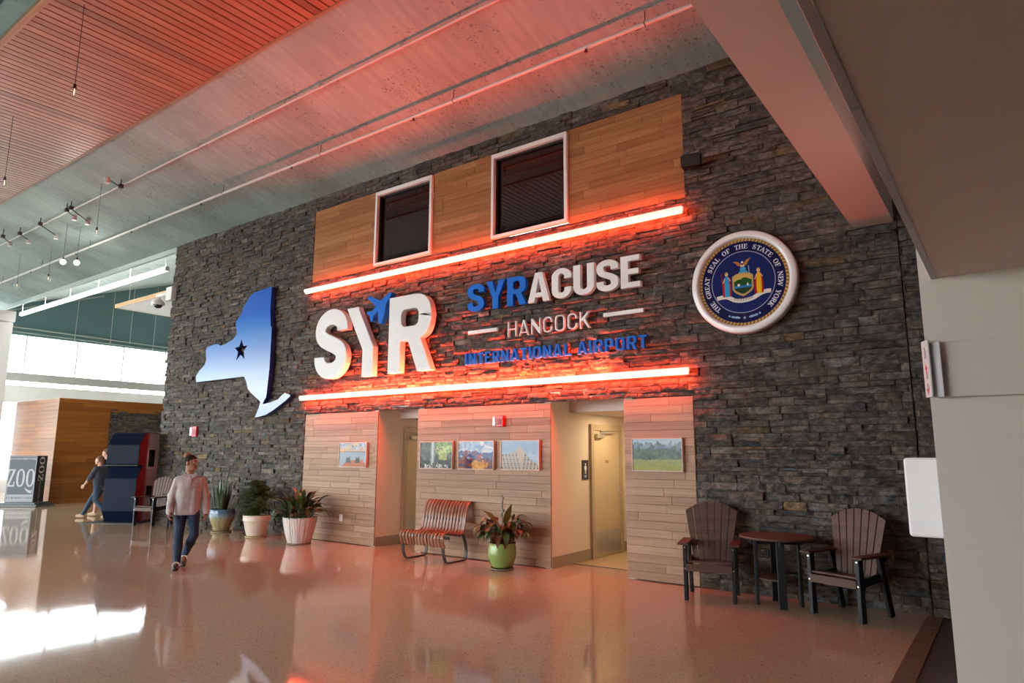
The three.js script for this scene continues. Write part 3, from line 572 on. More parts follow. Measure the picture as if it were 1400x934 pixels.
    c.fillStyle = '#b9793d'; c.beginPath(); c.moveTo(4, -190); c.quadraticCurveTo(-50, -262, -104, -240); c.quadraticCurveTo(-70, -228, -58, -200); c.quadraticCurveTo(-30, -178, 4, -170); c.quadraticCurveTo(50, -182, 62, -206); c.quadraticCurveTo(80, -252, 108, -262); c.quadraticCurveTo(40, -266, 8, -190); c.fill(); c.fillStyle = '#f0ede4'; c.beginPath(); c.arc(4, -226, 13, 0, 7); c.fill(); c.fillRect(-14, -196, 14, 22); c.fillRect(8, -196, 14, 22);
  });
  t.wrapS = t.wrapT = THREE.ClampToEdgeWrapping;
  const f = new THREE.CircleGeometry(r - .085, 72); f.translate(0, 0, .118); kid('face', f, soft(C(.85, .85, .85), .1, .5, { map: t }), s);
  kid('back_plate', T(new THREE.CylinderGeometry(r - .09, r - .09, .08, 48), 0, 0, .075, PI / 2), M.black, s);
}
// ------------------------------------------------------------------ framed photographs
function picture(x0, x1, y0, y1, label, draw) {
  const w = x1 - x0, h = y1 - y0, p = thing('framed_photograph', label, 'picture', [(x0 + x1) / 2, (y0 + y1) / 2, 0]);
  const z = .045, b = .014;
  kid('frame', [T(bx(b, h, .05, .002), -w / 2 + b / 2, 0, z - .02), T(bx(b, h, .05, .002), w / 2 - b / 2, 0, z - .02), T(bx(w - 2 * b, b, .05, .002), 0, h / 2 - b / 2, z - .02), T(bx(w - 2 * b, b, .05, .002), 0, -h / 2 + b / 2, z - .02)], std(C(.55, .42, .34), .4), p);
  const t = ctex(384, 256, draw), g = new THREE.PlaneGeometry(w - 2 * b, h - 2 * b); g.translate(0, 0, z - .006); kid('print', g, soft(C(.62, .62, .62), .08, .35, { map: t }), p);
  kid('backing', T(bx(w - .02, h - .02, .015, .002), 0, 0, .012), M.black, p);
}
const blob = (c, r, n, x0, x1, y0, y1, s0, s1, cols, squash = .7) => { for (let i = 0; i < n; i++) { c.fillStyle = cols[Math.floor(r() * cols.length)]; c.beginPath(); c.ellipse(rr(x0, x1, r), rr(y0, y1, r), rr(s0, s1, r), rr(s0, s1, r) * squash, r() * 3, 0, 7); c.fill(); } };
picture(-10.53, -9.75, 1.41, 1.875, 'framed photograph of a sunset lake with two chairs, beside the leftmost doorway', (c, w, h) => {
  const r = RNG(1), g = c.createLinearGradient(0, 0, 0, h); g.addColorStop(0, '#8f9cb4'); g.addColorStop(.3, '#d8a06a'); g.addColorStop(.42, '#8fa5b5'); g.addColorStop(1, '#b5bcc0'); c.fillStyle = g; c.fillRect(0, 0, w, h);
  blob(c, r, 40, 0, w, 0, 60, 20, 50, ['#7c8aa8', '#c9c2c4', '#dfb27c', '#a4b0c6'], .35); c.fillStyle = '#f3b14d'; c.beginPath(); c.arc(40, 84, 30, 0, 7); c.fill(); c.fillStyle = '#5a4a3c'; c.fillRect(0, 92, w, 8); c.fillStyle = '#c8743f'; c.beginPath(); c.moveTo(40, h); c.lineTo(110, 190); c.lineTo(330, 180); c.lineTo(w, 230); c.lineTo(w, h); c.fill();
  for (const x of [130, 265]) { c.fillStyle = '#3b332f'; c.beginPath(); c.moveTo(x - 36, 215); c.lineTo(x - 24, 150); c.lineTo(x, 165); c.lineTo(x + 22, 140); c.lineTo(x + 36, 215); c.fill(); }
});
picture(-8.375, -7.615, 1.415, 1.88, 'framed photograph of a waterfall between green trees, first of the three in a row', (c, w, h) => {
  const r = RNG(2); c.fillStyle = '#23261c'; c.fillRect(0, 0, w, h); blob(c, r, 160, 0, w, 0, h, 8, 30, ['#23261c', '#3b4129', '#4c5732', '#2e2f24', '#5e5a48']); blob(c, r, 90, 190, w, 0, 110, 8, 26, ['#8fb43c', '#b7cf5a', '#6d9434', '#d6e37e']); blob(c, r, 40, 230, 320, 110, 170, 8, 18, ['#c9c63a', '#97a834']);
  const g = c.createLinearGradient(110, 0, 190, 0); g.addColorStop(0, 'rgba(215,232,226,0)'); g.addColorStop(.5, 'rgba(228,240,236,.95)'); g.addColorStop(1, 'rgba(215,232,226,0)'); c.fillStyle = g; c.fillRect(110, 0, 80, 230); blob(c, r, 60, 60, 330, 215, h, 8, 26, ['#e7eeee', '#c7d3d0', '#6b6d62', '#4e5347'], .5);
});
picture(-7.495, -6.735, 1.42, 1.885, 'framed photograph of autumn hills around a town with a dome, middle of three', (c, w, h) => {
  const r = RNG(3), g = c.createLinearGradient(0, 0, 0, h); g.addColorStop(0, '#b8d3ee'); g.addColorStop(.35, '#dfe9f4'); g.addColorStop(.42, '#4c67a8'); g.addColorStop(1, '#7b4b3f'); c.fillStyle = g; c.fillRect(0, 0, w, h); blob(c, r, 26, 0, w, 0, 70, 20, 60, ['#ffffff', '#c7dcf2', '#9fc3ea'], .3);
  blob(c, r, 90, 0, w, 100, 160, 10, 30, ['#3d5a9e', '#5b6da4', '#8a3f62', '#c2573c', '#44508c', '#b9c1d2']); blob(c, r, 90, 0, w, 165, h, 12, 30, ['#5c3550', '#8e4030', '#3b3d6b', '#a8592c']); blob(c, r, 50, 150, 320, 190, h, 12, 26, ['#e79a2c', '#d9742a', '#f0b94a']); c.fillStyle = '#eef0f4'; c.beginPath(); c.ellipse(310, 104, 56, 26, 0, PI, 2 * PI); c.fill();
});
picture(-6.60, -5.855, 1.425, 1.89, 'framed photograph of a stepped stone tower against the sky, third of three in a row', (c, w, h) => {
  c.fillStyle = '#b5cfe8'; c.fillRect(0, 0, w, h); const r = RNG(4); blob(c, r, 20, 0, w, 0, h, 30, 80, ['#c3d9ee', '#a9c8e6'], .6);
  c.fillStyle = '#d8c3a6'; c.beginPath(); c.moveTo(0, 110); c.lineTo(60, 130); c.lineTo(110, 100); c.lineTo(150, 100); c.lineTo(190, 30); c.lineTo(225, 90); c.lineTo(255, 110); c.lineTo(290, 160); c.lineTo(w, 220); c.lineTo(w, h); c.lineTo(0, h); c.fill();
  for (let i = 0; i < 11; i++) { const x = 10 + i * 36; c.save(); c.beginPath(); c.moveTo(0, 118); c.lineTo(150, 108); c.lineTo(190, 50); c.lineTo(255, 118); c.lineTo(w, 226); c.lineTo(w, h); c.lineTo(0, h); c.clip(); c.translate(x, h); c.transform(1, 0, -.28 * (i < 6 ? -1 : .6), 1, 0, 0); for (let k = 0; k < 14; k++) { c.fillStyle = k % 2 ? '#4d6178' : '#8a9eb4'; c.fillRect(-4, -k * 19, 15, 14); } c.restore(); }
});
picture(-4.30, -3.555, 1.45, 1.90, 'framed photograph of a green field under trees, on the panel right of the open doorway', (c, w, h) => {
  const r = RNG(6), g = c.createLinearGradient(0, 0, 0, h); g.addColorStop(0, '#a8cdea'); g.addColorStop(.14, '#cfdde6'); g.addColorStop(.3, '#4f6d8a'); g.addColorStop(.62, '#2f4a24'); g.addColorStop(.66, '#9aa83a'); g.addColorStop(1, '#b4b338'); c.fillStyle = g; c.fillRect(0, 0, w, h);
  blob(c, r, 50, 0, w, 40, 80, 12, 40, ['#54718f', '#6d8794', '#3f5c50', '#7c9aa8'], .4); blob(c, r, 150, 0, w, 85, 160, 8, 24, ['#2c4822', '#41652b', '#57792f', '#1e3319', '#33552a']); blob(c, r, 260, 0, w, 168, h, 3, 10, ['#8fa034', '#c6c44a', '#a4ad3a', '#7d9330'], .4);
});
// ------------------------------------------------------------------ small wall fittings
function alarm(x, y, s, label) {
  const a = thing('fire_alarm', label, 'alarm', [x, y, 0]);
  kid('housing', T(bx(.125 * s, .155 * s, .06, .008), .03 * s, 0, .03), M.redPlastic, a); kid('strobe', [T(bx(.055 * s, .13 * s, .05, .01), -.07 * s, 0, .035)], std(C(.85, .80, .80), .2), a); kid('speaker_grille', T(bx(.08 * s, .08 * s, .006, .002), .035 * s, -.01, .062), std(C(.35, .01, .01), .5), a);
}
alarm(-6.65, 2.195, 1.15, 'red fire alarm with a white strobe above the pictures on the middle wood panel');
alarm(-15.95, 2.17, 1.6, 'red fire alarm with a white strobe on the stone wall above the woman');
{
  const s = thing('speaker', 'black wall speaker beside the upper right window panel', 'speaker', [-3.26, 5.66, .0], .25);
  kid('cabinet', T(bx(.28, .19, .19, .03), 0, 0, .19, .12), M.blackGloss, s); kid('grille', T(bx(.24, .16, .01, .004), 0, -.012, .285, .12), M.black, s); kid('bracket', T(bx(.05, .08, .12, .006), 0, 0, .05), M.black, s);
}
function outlet(x, y, label) { const o = thing('wall_outlet', label, 'outlet', [x, y, 0]); kid('cover_plate', T(bx(.085, .13, .01, .003), 0, 0, .002), M.white, o); for (const d of [-.026, .026]) kid('socket', T(bx(.036, .034, .004, .001), 0, d, .008), std(C(.6, .6, .58), .4), o); }
outlet(-10.44, .46, 'white wall outlet low on the left wood panel'); outlet(-6.80, .52, 'white wall outlet behind the plant in the green pot');
{ // restroom sign inside the right-hand doorway
  const s = thing('restroom_sign', 'navy restroom sign with a white figure on the wall of the open doorway', 'sign', [P2[0], 1.425, -1.02], PI / 2);
  kid('plate', T(bx(.20, .31, .012, .003), 0, 0, .008), std(C(.02, .03, .08), .4), s);
  const t = ctex(128, 200, (c, w, h) => { c.fillStyle = '#121a34'; c.fillRect(0, 0, w, h); c.fillStyle = '#e8eaee'; c.beginPath(); c.arc(64, 42, 12, 0, 7); c.fill(); c.fillRect(50, 58, 28, 50); c.fillRect(40, 60, 9, 40); c.fillRect(79, 60, 9, 40); c.fillRect(52, 106, 11, 36); c.fillRect(66, 106, 11, 36); c.fillRect(40, 160, 48, 8); c.fillRect(46, 174, 36, 6); });
  const g = new THREE.PlaneGeometry(.19, .30); g.translate(0, 0, .0145); kid('face', g, std(C(1, 1, 1), .4, { map: t }), s);
}
{ // ceiling light inside the right-hand doorway
  for (const [P, n, k] of [[P2, 'open doorway with the tan door', 1], [P1, 'left doorway', .25]]) {
    const x = (P[0] + P[1]) / 2, d = thing('downlight', 'round recessed light in the ceiling of the ' + n, 'light', [x, 2.335, -1.5]);
    kid('trim_ring', lathe([[.07, 0], [.1, 0], [.1, -.012], [.075, -.008], [.07, 0]], 24), M.white, d); kid('lens', T(new THREE.CylinderGeometry(.07, .07, .004, 24), 0, -.003, 0), std(C(1, 1, 1), .5, { emissive: C(1, .78, .5), emissiveIntensity: 4 * k }), d);
    rectLight(C(1, .76, .46), 330 * k, .14, .14, [0, -.012, 0], [0, -1, .001], d);
  }
}
{ // flag sign and cabinet on the white pier
  const s = thing('wayfinding_sign', 'white edge sign with red symbols standing out from the pale pier', 'sign', [0, 0, 3.3]);
  kid('panel', T(bx(1.5, .372, .05, .004), .375 + .0, 2.262, .025), M.paint, s);
  kid('end_cap', T(bx(.012, .375, .11, .003), -.383, 2.262, .055, 0, .9), std(C(.5, .48, .48), .5), s);
  const t = ctex(96, 384, (c, w, h) => { c.fillStyle = '#e6e4e2'; c.fillRect(0, 0, w, h); c.save(); c.translate(50, h / 2); c.rotate(-PI / 2); c.fillStyle = '#444'; for (const [q, l] of [[70, 80], [-70, 70], [-150, 50]]) { c.fillRect(q, -8, l, 12); c.fillRect(q, 12, l * .7, 7); } c.restore(); c.fillStyle = '#c8202c'; c.beginPath(); c.moveTo(48, 160); c.lineTo(72, 196); c.lineTo(24, 196); c.fill(); c.fillRect(38, 196, 20, 26); c.beginPath(); c.moveTo(48, 372); c.lineTo(72, 330); c.lineTo(24, 330); c.fill(); });
  kid('plate', T(bx(.105, .385, .012, .003), -.428, 2.272, .045, 0, -1.15), M.white, s);
  const g = new THREE.PlaneGeometry(.1, .38); kid('face', T(g, -.4345, 2.272, .048, 0, -1.15), std(C(.75, .75, .75), .4, { map: t }), s);
}
{
  const c = thing('wall_cabinet', 'white rounded plastic cabinet sticking out beside the pale pier', 'cabinet', [-.432, 1.37, 2.3]);
  const w = .285, h = .60, sh = rrPath(new THREE.Shape(), -w, -h / 2, .0, h / 2, .03); const b = extrude(sh, .34, .014, 6); b.translate(0, 0, -.12); kid('body', b, std(C(.86, .87, .88), .3), c);
  kid('mount_plate', T(bx(.01, .4, .26, .003), -.003, 0, .04), M.metal, c);
}
{ // security camera on an arm at the far end of the stone wall
  const c = thing('security_camera', 'white security dome camera on a wall arm at the far end of the stone wall', 'camera', [XL + .1, 5.80, -.02]);
  kid('mount_box', T(bx(.30, .36, .14, .01), 0, 0, .1), M.white, c);
  kid('arm', [rod([-.1, .02, .12], [-.62, .02, .12], .055), rod([-.62, .05, .12], [-.62, -.1, .12], .06)], M.white, c);
  const d = kid('dome_housing', T(lathe([[0, .02], [.10, .02], [.16, -.04], [.17, -.12], [.12, -.13]], 24), -.62, -.1, .12), M.white, c); kid('dome_lens', sphere(.11, -.62, -.235, .12, 1, .8, 1), M.blackGloss, d);
}

// ------------------------------------------------------------------ fixtures on the ceiling
{
  const p = thing('sprinkler_pipe', 'grey sprinkler pipe hung below the ceiling, parallel to the stone wall', 'pipe', [0, 7.252, 1.20]);
  kid('pipe', rod([-28.5, 0, 0], [-1.34, 0, 0], .03, .03, 12), M.pipe, p);
  for (let x = -3.38; x > -28; x -= 3.33) { kid('hanger', [rod([x, 0, 0], [x, .19, 0], .006), T(new THREE.TorusGeometry(.034, .005, 6, 16), x, 0, 0, 0, PI / 2)], M.darkMetal, p); }
  for (let x = -4.97; x > -28; x -= 3.33) { kid('coupling', [rod([x - .05, 0, 0], [x + .05, 0, 0], .038)], M.pipe, p); kid('sprinkler_head', [rod([x + .7, 0, 0], [x + .7, -.06, 0], .014), rod([x + .7, -.06, 0], [x + .7, -.066, 0], .03)], M.darkMetal, p); }
  const c = thing('conduit', 'thin grey conduit fixed along the middle of the painted ceiling', 'conduit', [0, 7.655, 2.277]);
  kid('tube', rod([-24, 0, 0], [-1.34, 0, 0], .017, .017, 10), M.pipe, c);
  for (let x = -3; x > -24; x -= 1.9) kid('clip', T(bx(.03, .05, .06, .003), x, .01, 0), M.metal, c);
}
[[-15.64, 2.35, -15.35, 2.75, 'nearest track spotlight, its arm pointing away from the stone wall'], [-18.1, 2.43, -18.68, 1.82, 'second track spotlight along the conduit, with a long arm'], [-18.34, 2.43, -18.59, 2.16, 'short-armed track spotlight close beside the second long-armed one'], [-20.07, 2.41, -20.69, 1.81, 'long-armed track spotlight in the middle of the row'], [-21.43, 2.43, -21.77, 2.11, 'short-armed track spotlight next to last along the conduit'], [-22.12, 2.61, -22.51, 2.32, 'farthest track spotlight along the conduit, at the left edge']].forEach(([x0, z0, x1, z1, label]) => {
  const t = thing('track_spotlight', label, 'spotlight', [x0, 7.56, z0]); const dx = x1 - x0, dz = z1 - z0, up = ceilAt(z0) - 7.56;
  kid('mount', T(bx(.09, .09, .09, .006), 0, .02, 0), M.darkMetal, t); kid('stem', rod([0, .05, 0], [0, up + .01, 0], .012), M.darkMetal, t);
  kid('arm', rod([0, .0, 0], [dx, -.02, dz], .014), M.darkMetal, t);
  const n = Math.hypot(dx, dz), h = kid('lamp_head', [rod([dx, .02, dz], [dx * 1.0, -.11, dz], .055, .06, 16)], M.pipe, t);
  kid('lens', rod([dx, -.11, dz], [dx, -.115, dz], .05, .05, 16), std(C(.9, .9, .9), .2), h);
});
[[-16.30, 6.60, 2.49, 'unlit hanging glass bulb lamp nearest the stone wall, right of the lit pair'], [-19.38, 6.60, 1.71, 'lit glass bulb lamp, right one of the pair hung side by side'], [-19.60, 6.60, 1.95, 'lit glass bulb lamp, left and larger one of the pair hung side by side'], [-21.9, 6.60, 1.48, 'hanging glass bulb lamp between the lit pair and the farthest bulb'], [-23.66, 6.60, 1.69, 'farthest hanging glass bulb lamp near the left edge'], [-10.0, 6.60, 5.35, 'tiny glass bulb lamp under the middle of the slatted wood ceiling'], [-14.6, 6.60, 4.76, 'glass bulb lamp under the left end of the slatted wood ceiling']].forEach(([x, y, z, label], i) => {
  const top = i < 5 ? ceilAt(z) : WC, t = thing('bulb_pendant', label, 'pendant lamp', [x, y, z]), lit = i === 1 || i === 2;
  kid('cord', rod([0, .06, 0], [0, top - y, 0], .004, .004, 6), M.darkMetal, t); kid('socket', rod([0, .04, 0], [0, .11, 0], .024, .016, 12), M.darkMetal, t);
  const g = kid('bulb', T(lathe([[.001, -.085], [.04, -.075], [.07, -.03], [.07, .0], [.05, .035], [.024, .055]], 20), 0, -.01, 0), lit ? M.lampGlow : M.glass, t);
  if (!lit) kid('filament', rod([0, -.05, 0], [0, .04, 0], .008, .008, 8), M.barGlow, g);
  const l = new THREE.PointLight(C(1, .9, .78), lit ? 2 : .5); l.position.set(0, -.015, 0); if (lit) t.add(l);
});
{ // long linear pendant beyond the end of the wall
  const x0 = -30.5, x1 = -19.25, L = x1 - x0, y = 6.91, z = -.58, t = thing('linear_pendant', 'long white linear pendant lamp hung past the far end of the stone wall', 'pendant lamp', [(x0 + x1) / 2, y, z]);
  kid('housing', [T(bx(L, .13, .012, .003), 0, .0, -.055), T(bx(L, .13, .012, .003), 0, 0, .055), T(bx(.012, .13, .1, .003), -L / 2, 0, 0), T(bx(.012, .13, .1, .003), L / 2, 0, 0), T(bx(L - .03, .02, .1, .003), 0, 0, 0)], M.white, t);
  kid('diffuser', T(bx(L - .03, .012, .097, .002), 0, -.055, 0), M.lampGlow, t); kid('upper_diffuser', T(bx(L - .03, .012, .097, .002), 0, .045, 0), M.lampGlow, t);
  for (let i = 0; i < 6; i++) { const x = -L / 2 + .12 + i * (L - .24) / 5; kid('hanger', [rod([x, .03, 0], [x, .70, 0], .008, .008, 6), rod([x, .68, 0], [x, .71, 0], .06)], M.white, t); }
  rectLight(C(1, .96, .90), PENDANT, L - .1, .09, [0, .07, 0], [0, 1, .001], t); rectLight(C(1, .96, .90), PENDANT * .5, L - .1, .09, [0, -.075, 0], [0, -1, .001], t);
}
{ // hung wooden panel and cables in the far wing
  const c = thing('ceiling_cloud', 'wood-edged square panel hung from the roof beyond the stone wall', 'ceiling panel', [-21.6, 6.62, -2.56]);
  kid('panel', T(bx(6.2, .04, 2.0, .004), 0, 0, 0), std(C(.72, .68, .62), .5), c);
  kid('edge', [T(bx(6.24, .14, .03, .003), 0, .04, 1.01), T(bx(6.24, .14, .03, .003), 0, .04, -1.01), T(bx(.03, .14, 2.0, .003), -3.11, .04, 0), T(bx(.03, .14, 2.0, .003), 3.11, .04, 0)], std(C(.55, .33, .13), .5, { map: woodTex }), c);
  for (const [x, z] of [[-2.6, .8], [-2.6, -.8], [2.6, .8], [2.6, -.8]]) kid('hanger', rod([x, .02, z], [x, 2.4, z], .01, .01, 6), M.pipe, c);
  [[-33.4, -3.6], [-33.2, -5.0], [-33.3, -5.9], [-33.1, -6.9], [-33.2, -7.8], [-33.1, -8.7], [-33.3, -9.3], [-33.2, -10.1], [-33.4, -10.6]].forEach(([x, z], i) => { const k = thing('hanging_cable', ['first', 'second', 'third', 'fourth', 'fifth', 'sixth', 'seventh', 'eighth', 'ninth'][i] + ' thin pale cable from the left, hanging in front of the teal gable wall', 'cable', [x, 6.55 + (i % 3) * .12, z], 0, 'cables hanging before the teal gable'); kid('cable', rod([0, 0, 0], [0, 7.47 - z * .335 - 6.55 - (i % 3) * .12, 0], .013, .013, 6), M.pipe, k); kid('end_fitting', rod([0, -.05, 0], [0, .03, 0], .03, .03, 8), M.pipe, k); });
}
// ------------------------------------------------------------------ seating
function slatShape(xb0, xb1, xt0, xt1, len, topFn) { const s = new THREE.Shape(); s.moveTo(xb0, 0); s.lineTo(xb1, 0); s.lineTo(xt1, topFn(xt1)); s.lineTo((xt0 + xt1) / 2, topFn((xt0 + xt1) / 2)); s.lineTo(xt0, topFn(xt0)); s.closePath(); return s; }
function makeChair(label, pos, turn) {
  const c = thing('fan_back_chair', label, 'chair', pos, turn);
  const top = (x) => .735 - 1.15 * x * x;
  for (let i = 0; i < 7; i++) {
    const b0 = -.215 + i * .0617, t0 = -.315 + i * .0905; const g = extrude(slatShape(b0, b0 + .056, t0, t0 + .082, .73, top), .02, .003, 2);
    kid('back_slat', T(g, 0, .375, -.175, -.20), M.chairBrown, c);
  }
  kid('back_rail', [T(bx(.60, .07, .03, .004), 0, .60, -.245, -.20), T(bx(.46, .06, .03, .004), 0, .415, -.205, -.20)], M.chairBlack, c);
  for (let i = 0; i < 5; i++) kid('seat_slat', T(bx(.50, .022, .085, .004, i), 0, .435 - i * .012, .215 - i * .092, -.11), M.chairBrown, c);
  kid('apron', T(bx(.52, .085, .024, .004), 0, .375, .272), M.chairBrown, c);
  for (const s of [-1, 1]) {
    kid('front_leg', T(bx(.044, .625, .085, .005), s * .272, .3125, .225), M.chairBlack, c);
    kid('rear_leg', T(bx(.04, .66, .085, .005), s * .272, .315, -.235, .24), M.chairBlack, c);
    kid('arm', T(bx(.125, .026, .58, .008), s * .29, .641, .02), M.chairBrown, c);
    kid('side_rail', T(bx(.03, .085, .50, .004), s * .245, .385, .01, .1), M.chairBlack, c);
    for (const [y, z] of [[.36, .262], [.60, .262]]) kid('bolt', T(new THREE.CylinderGeometry(.009, .009, .006, 10), s * .272, y, z + .007, PI / 2), M.steel, c);
  }
  return c;
}
const chair = makeChair('brown fan-back chair with arms, between the right wood panel and the round table', [-3.06, 0, .50], .26);
copyOf(chair, 'brown fan-back chair with arms, right of the round table, beside the pale pier', [-1.575, 0, .47], -.36);
copyOf(chair, 'brown fan-back chair with arms at the far end of the wall, beside the navy kiosk', [-16.35, 0, .66], .30);
function makeTable(label, pos, turn) {
  const t = thing('round_table', label, 'table', pos, turn);
  kid('tabletop', [lathe([[.001, .738], [.39, .738], [.403, .744], [.405, .76], [.398, .765], [.001, .765]], 56)], M.chairBrown, t);
  kid('shelf', [lathe([[.001, .285], [.205, .285], [.212, .295], [.205, .307], [.001, .307]], 40)], M.chairBrown, t);
  for (let i = 0; i < 4; i++) { const a = i * PI / 2 + .42; const l = kid('leg', T(bx(.088, .738, .036, .005), 0, .369, 0), M.chairBlack, t); l.geometry.translate(0, 0, .235); l.geometry.rotateY(a); const s = kid('cross_bar', T(bx(.03, .06, .3, .004), 0, .70, .13), M.chairBlack, t); s.geometry.rotateY(a); }
  return t;
}
const table = makeTable('round brown side table on black legs between the two brown chairs', [-2.31, 0, .42], .0);
copyOf(table, 'round side table mostly hidden behind the walking woman', [-14.98, 0, .72], .5);
{ // slatted bench with bent metal loops
  const b = thing('slatted_bench', 'curved wooden slat bench on black metal loop legs against the wood panel', 'bench', [-7.66, 0, .30], 0);
  const prof = smoothPts([[0, .245, .37], [0, .33, .405], [0, .41, .415], [0, .455, .37], [0, .452, .28], [0, .425, .12], [0, .418, .0], [0, .44, -.065], [0, .53, -.095], [0, .68, -.125], [0, .80, -.165], [0, .87, -.205], [0, .905, -.265]], 44);
  const n = 14, W = .93;
  for (let i = 0; i < n; i++) { const wide = i === n - 1, x = -W / 2 + .02 + i * (W - .04) / (n - 1); const g = strap(prof, [1, 0, 0], wide ? .07 : .038, .015); g.translate(x, 0, 0); kid('slat', g, M.benchWood[i % 3], b); }
  for (const s of [-1, 1]) {
    const loop = smoothPts([[0, .24, .375], [0, .12, .35], [0, .028, .305], [0, .012, .27], [0, .011, .1], [0, .011, -.08], [0, .02, -.155], [0, .1, -.185], [0, .25, -.165], [0, .40, -.10]], 40); const g = strap(loop, [1, 0, 0], .055, .012); g.translate(s * (W / 2 - .03), 0, 0); kid('leg_loop', g, M.darkMetal, b);
  }
  kid('cross_rail', [T(bx(W - .06, .045, .02, .004), 0, .37, .22), T(bx(W - .06, .04, .02, .004), 0, .395, -.03), T(bx(W - .06, .045, .012, .003), 0, .62, -.135)], M.darkMetal, b);
}
// ------------------------------------------------------------------ potted plants
function leafGeo(L, W, bend, fold, tip = 1.6, segs = 9, twist = 0) {   // grows from the origin along +z, bends down for positive bend
  const P = [], U = [], idx = [];
  let y = 0, z = 0; const st = L / segs;
  for (let i = 0; i <= segs; i++) {
    const t = i / segs, a = -bend * t * t * 1.4 + bend * .25, w = W * Math.pow(Math.sin(PI * Math.min(1, (t * .93 + .07))), .75) * (t > .6 ? Math.pow(1 - (t - .6) / .4 * .999, 1 / tip * .75) : 1) * .5;
    if (i) { y += Math.sin(a) * st; z += Math.cos(a) * st; }
    const tw = twist * t;
    for (const k of [-1, -.5, 0, .5, 1]) { const dx = w * k, dy = Math.abs(k) * w * fold; P.push(dx * Math.cos(tw) - dy * Math.sin(tw), y + dx * Math.sin(tw) + dy * Math.cos(tw), z); U.push(.5 + k / 2, t); }
    if (i) for (let k = 0; k < 4; k++) { const A = (i - 1) * 5 + k; idx.push(A, A + 5, A + 1, A + 1, A + 5, A + 6); }
  }
  const g = new THREE.BufferGeometry(); g.setAttribute('position', new THREE.Float32BufferAttribute(P, 3)); g.setAttribute('uv', new THREE.Float32BufferAttribute(U, 2)); g.setIndex(idx); g.computeVertexNormals(); return g;
}
const leafMat = (r, g, b, rough = .32) => new THREE.MeshStandardMaterial({ color: C(r, g, b), roughness: rough, map: leafTex, side: THREE.DoubleSide });
function pot(t, prof, mat, soilY, soilR, saucerR, saucerMat) {
  kid('pot', lathe(prof, 56), mat, t); kid('soil', T(new THREE.CylinderGeometry(soilR, soilR, .02, 32), 0, soilY, 0), M.soil, t);
  kid('saucer', lathe([[.001, .0], [saucerR - .02, 0], [saucerR, .012], [saucerR, .028], [saucerR - .012, .028], [saucerR - .02, .014], [.001, .012]], 40), saucerMat, t);
}
const clear = (name, g, mat, t) => { g.computeBoundingBox(); if (g.boundingBox.min.z + t.position.z > .035) return kid(name, g, mat, t); };
const place = (g, x, y, z, yaw, pitch, roll = 0) => { g.applyMatrix4(new THREE.Matrix4().makeRotationFromEuler(new THREE.Euler(-pitch, yaw, roll, 'YXZ'))); g.translate(x, y, z); return g; };
{
  const r = RNG(11), t = thing('potted_snake_plant', 'snake plant with tall pale stalks in a blue and ochre glazed pot', 'potted plant', [-13.78, 0, .44]);
  const glaze = ctex(256, 256, (c, w, h) => { const g = c.createLinearGradient(0, 0, 0, h); g.addColorStop(0, '#48667f'); g.addColorStop(.40, '#48667f'); g.addColorStop(.47, '#7d909c'); g.addColorStop(.56, '#9b8f66'); g.addColorStop(.75, '#93855a'); g.addColorStop(1, '#8d7a4c'); c.fillStyle = g; c.fillRect(0, 0, w, h); const q = RNG(3); for (let i = 0; i < 240; i++) { c.globalAlpha = .25; c.fillStyle = q() < .5 ? '#5c5232' : '#b7ab84'; c.fillRect(q() * w, 118 + q() * 40, 1 + q() * 3, 30 + q() * 90); } });
  pot(t, [[.001, .03], [.155, .03], [.17, .05], [.18, .10], [.172, .108], [.20, .16], [.245, .27], [.262, .36], [.258, .43], [.248, .455], [.258, .47], [.255, .482], [.235, .48], [.225, .44]], std(C(1, 1, 1), .16, { map: glaze, bumpMap: rainTex, bumpScale: .004 }), .435, .235, .21, std(C(.35, .30, .18), .4));
  const ms = [leafMat(.035, .075, .03, .4), leafMat(.05, .10, .035, .4), leafMat(.025, .055, .025, .4)];
  for (let i = 0; i < 34; i++) { const a = r() * 6.28, d = r() * .16, L = rr(.32, .74, r); clear('leaf', place(leafGeo(L, rr(.045, .07, r), -rr(-.1, .25, r), .3, 2.4, 8, rr(-.8, .8, r)), Math.sin(a) * d, .44, Math.cos(a) * d, a, PI / 2 - rr(.08, .5, r)), ms[i % 3], t); }
  for (const [a, L, lean] of [[1.9, 1.05, .10], [2.2, .9, .38], [.6, .75, .16]]) kid('stalk', place(leafGeo(L, .03, .12, .4, 3, 10), .03, .45, 0, a, PI / 2 - lean), leafMat(.22, .28, .24, .5), t);
}
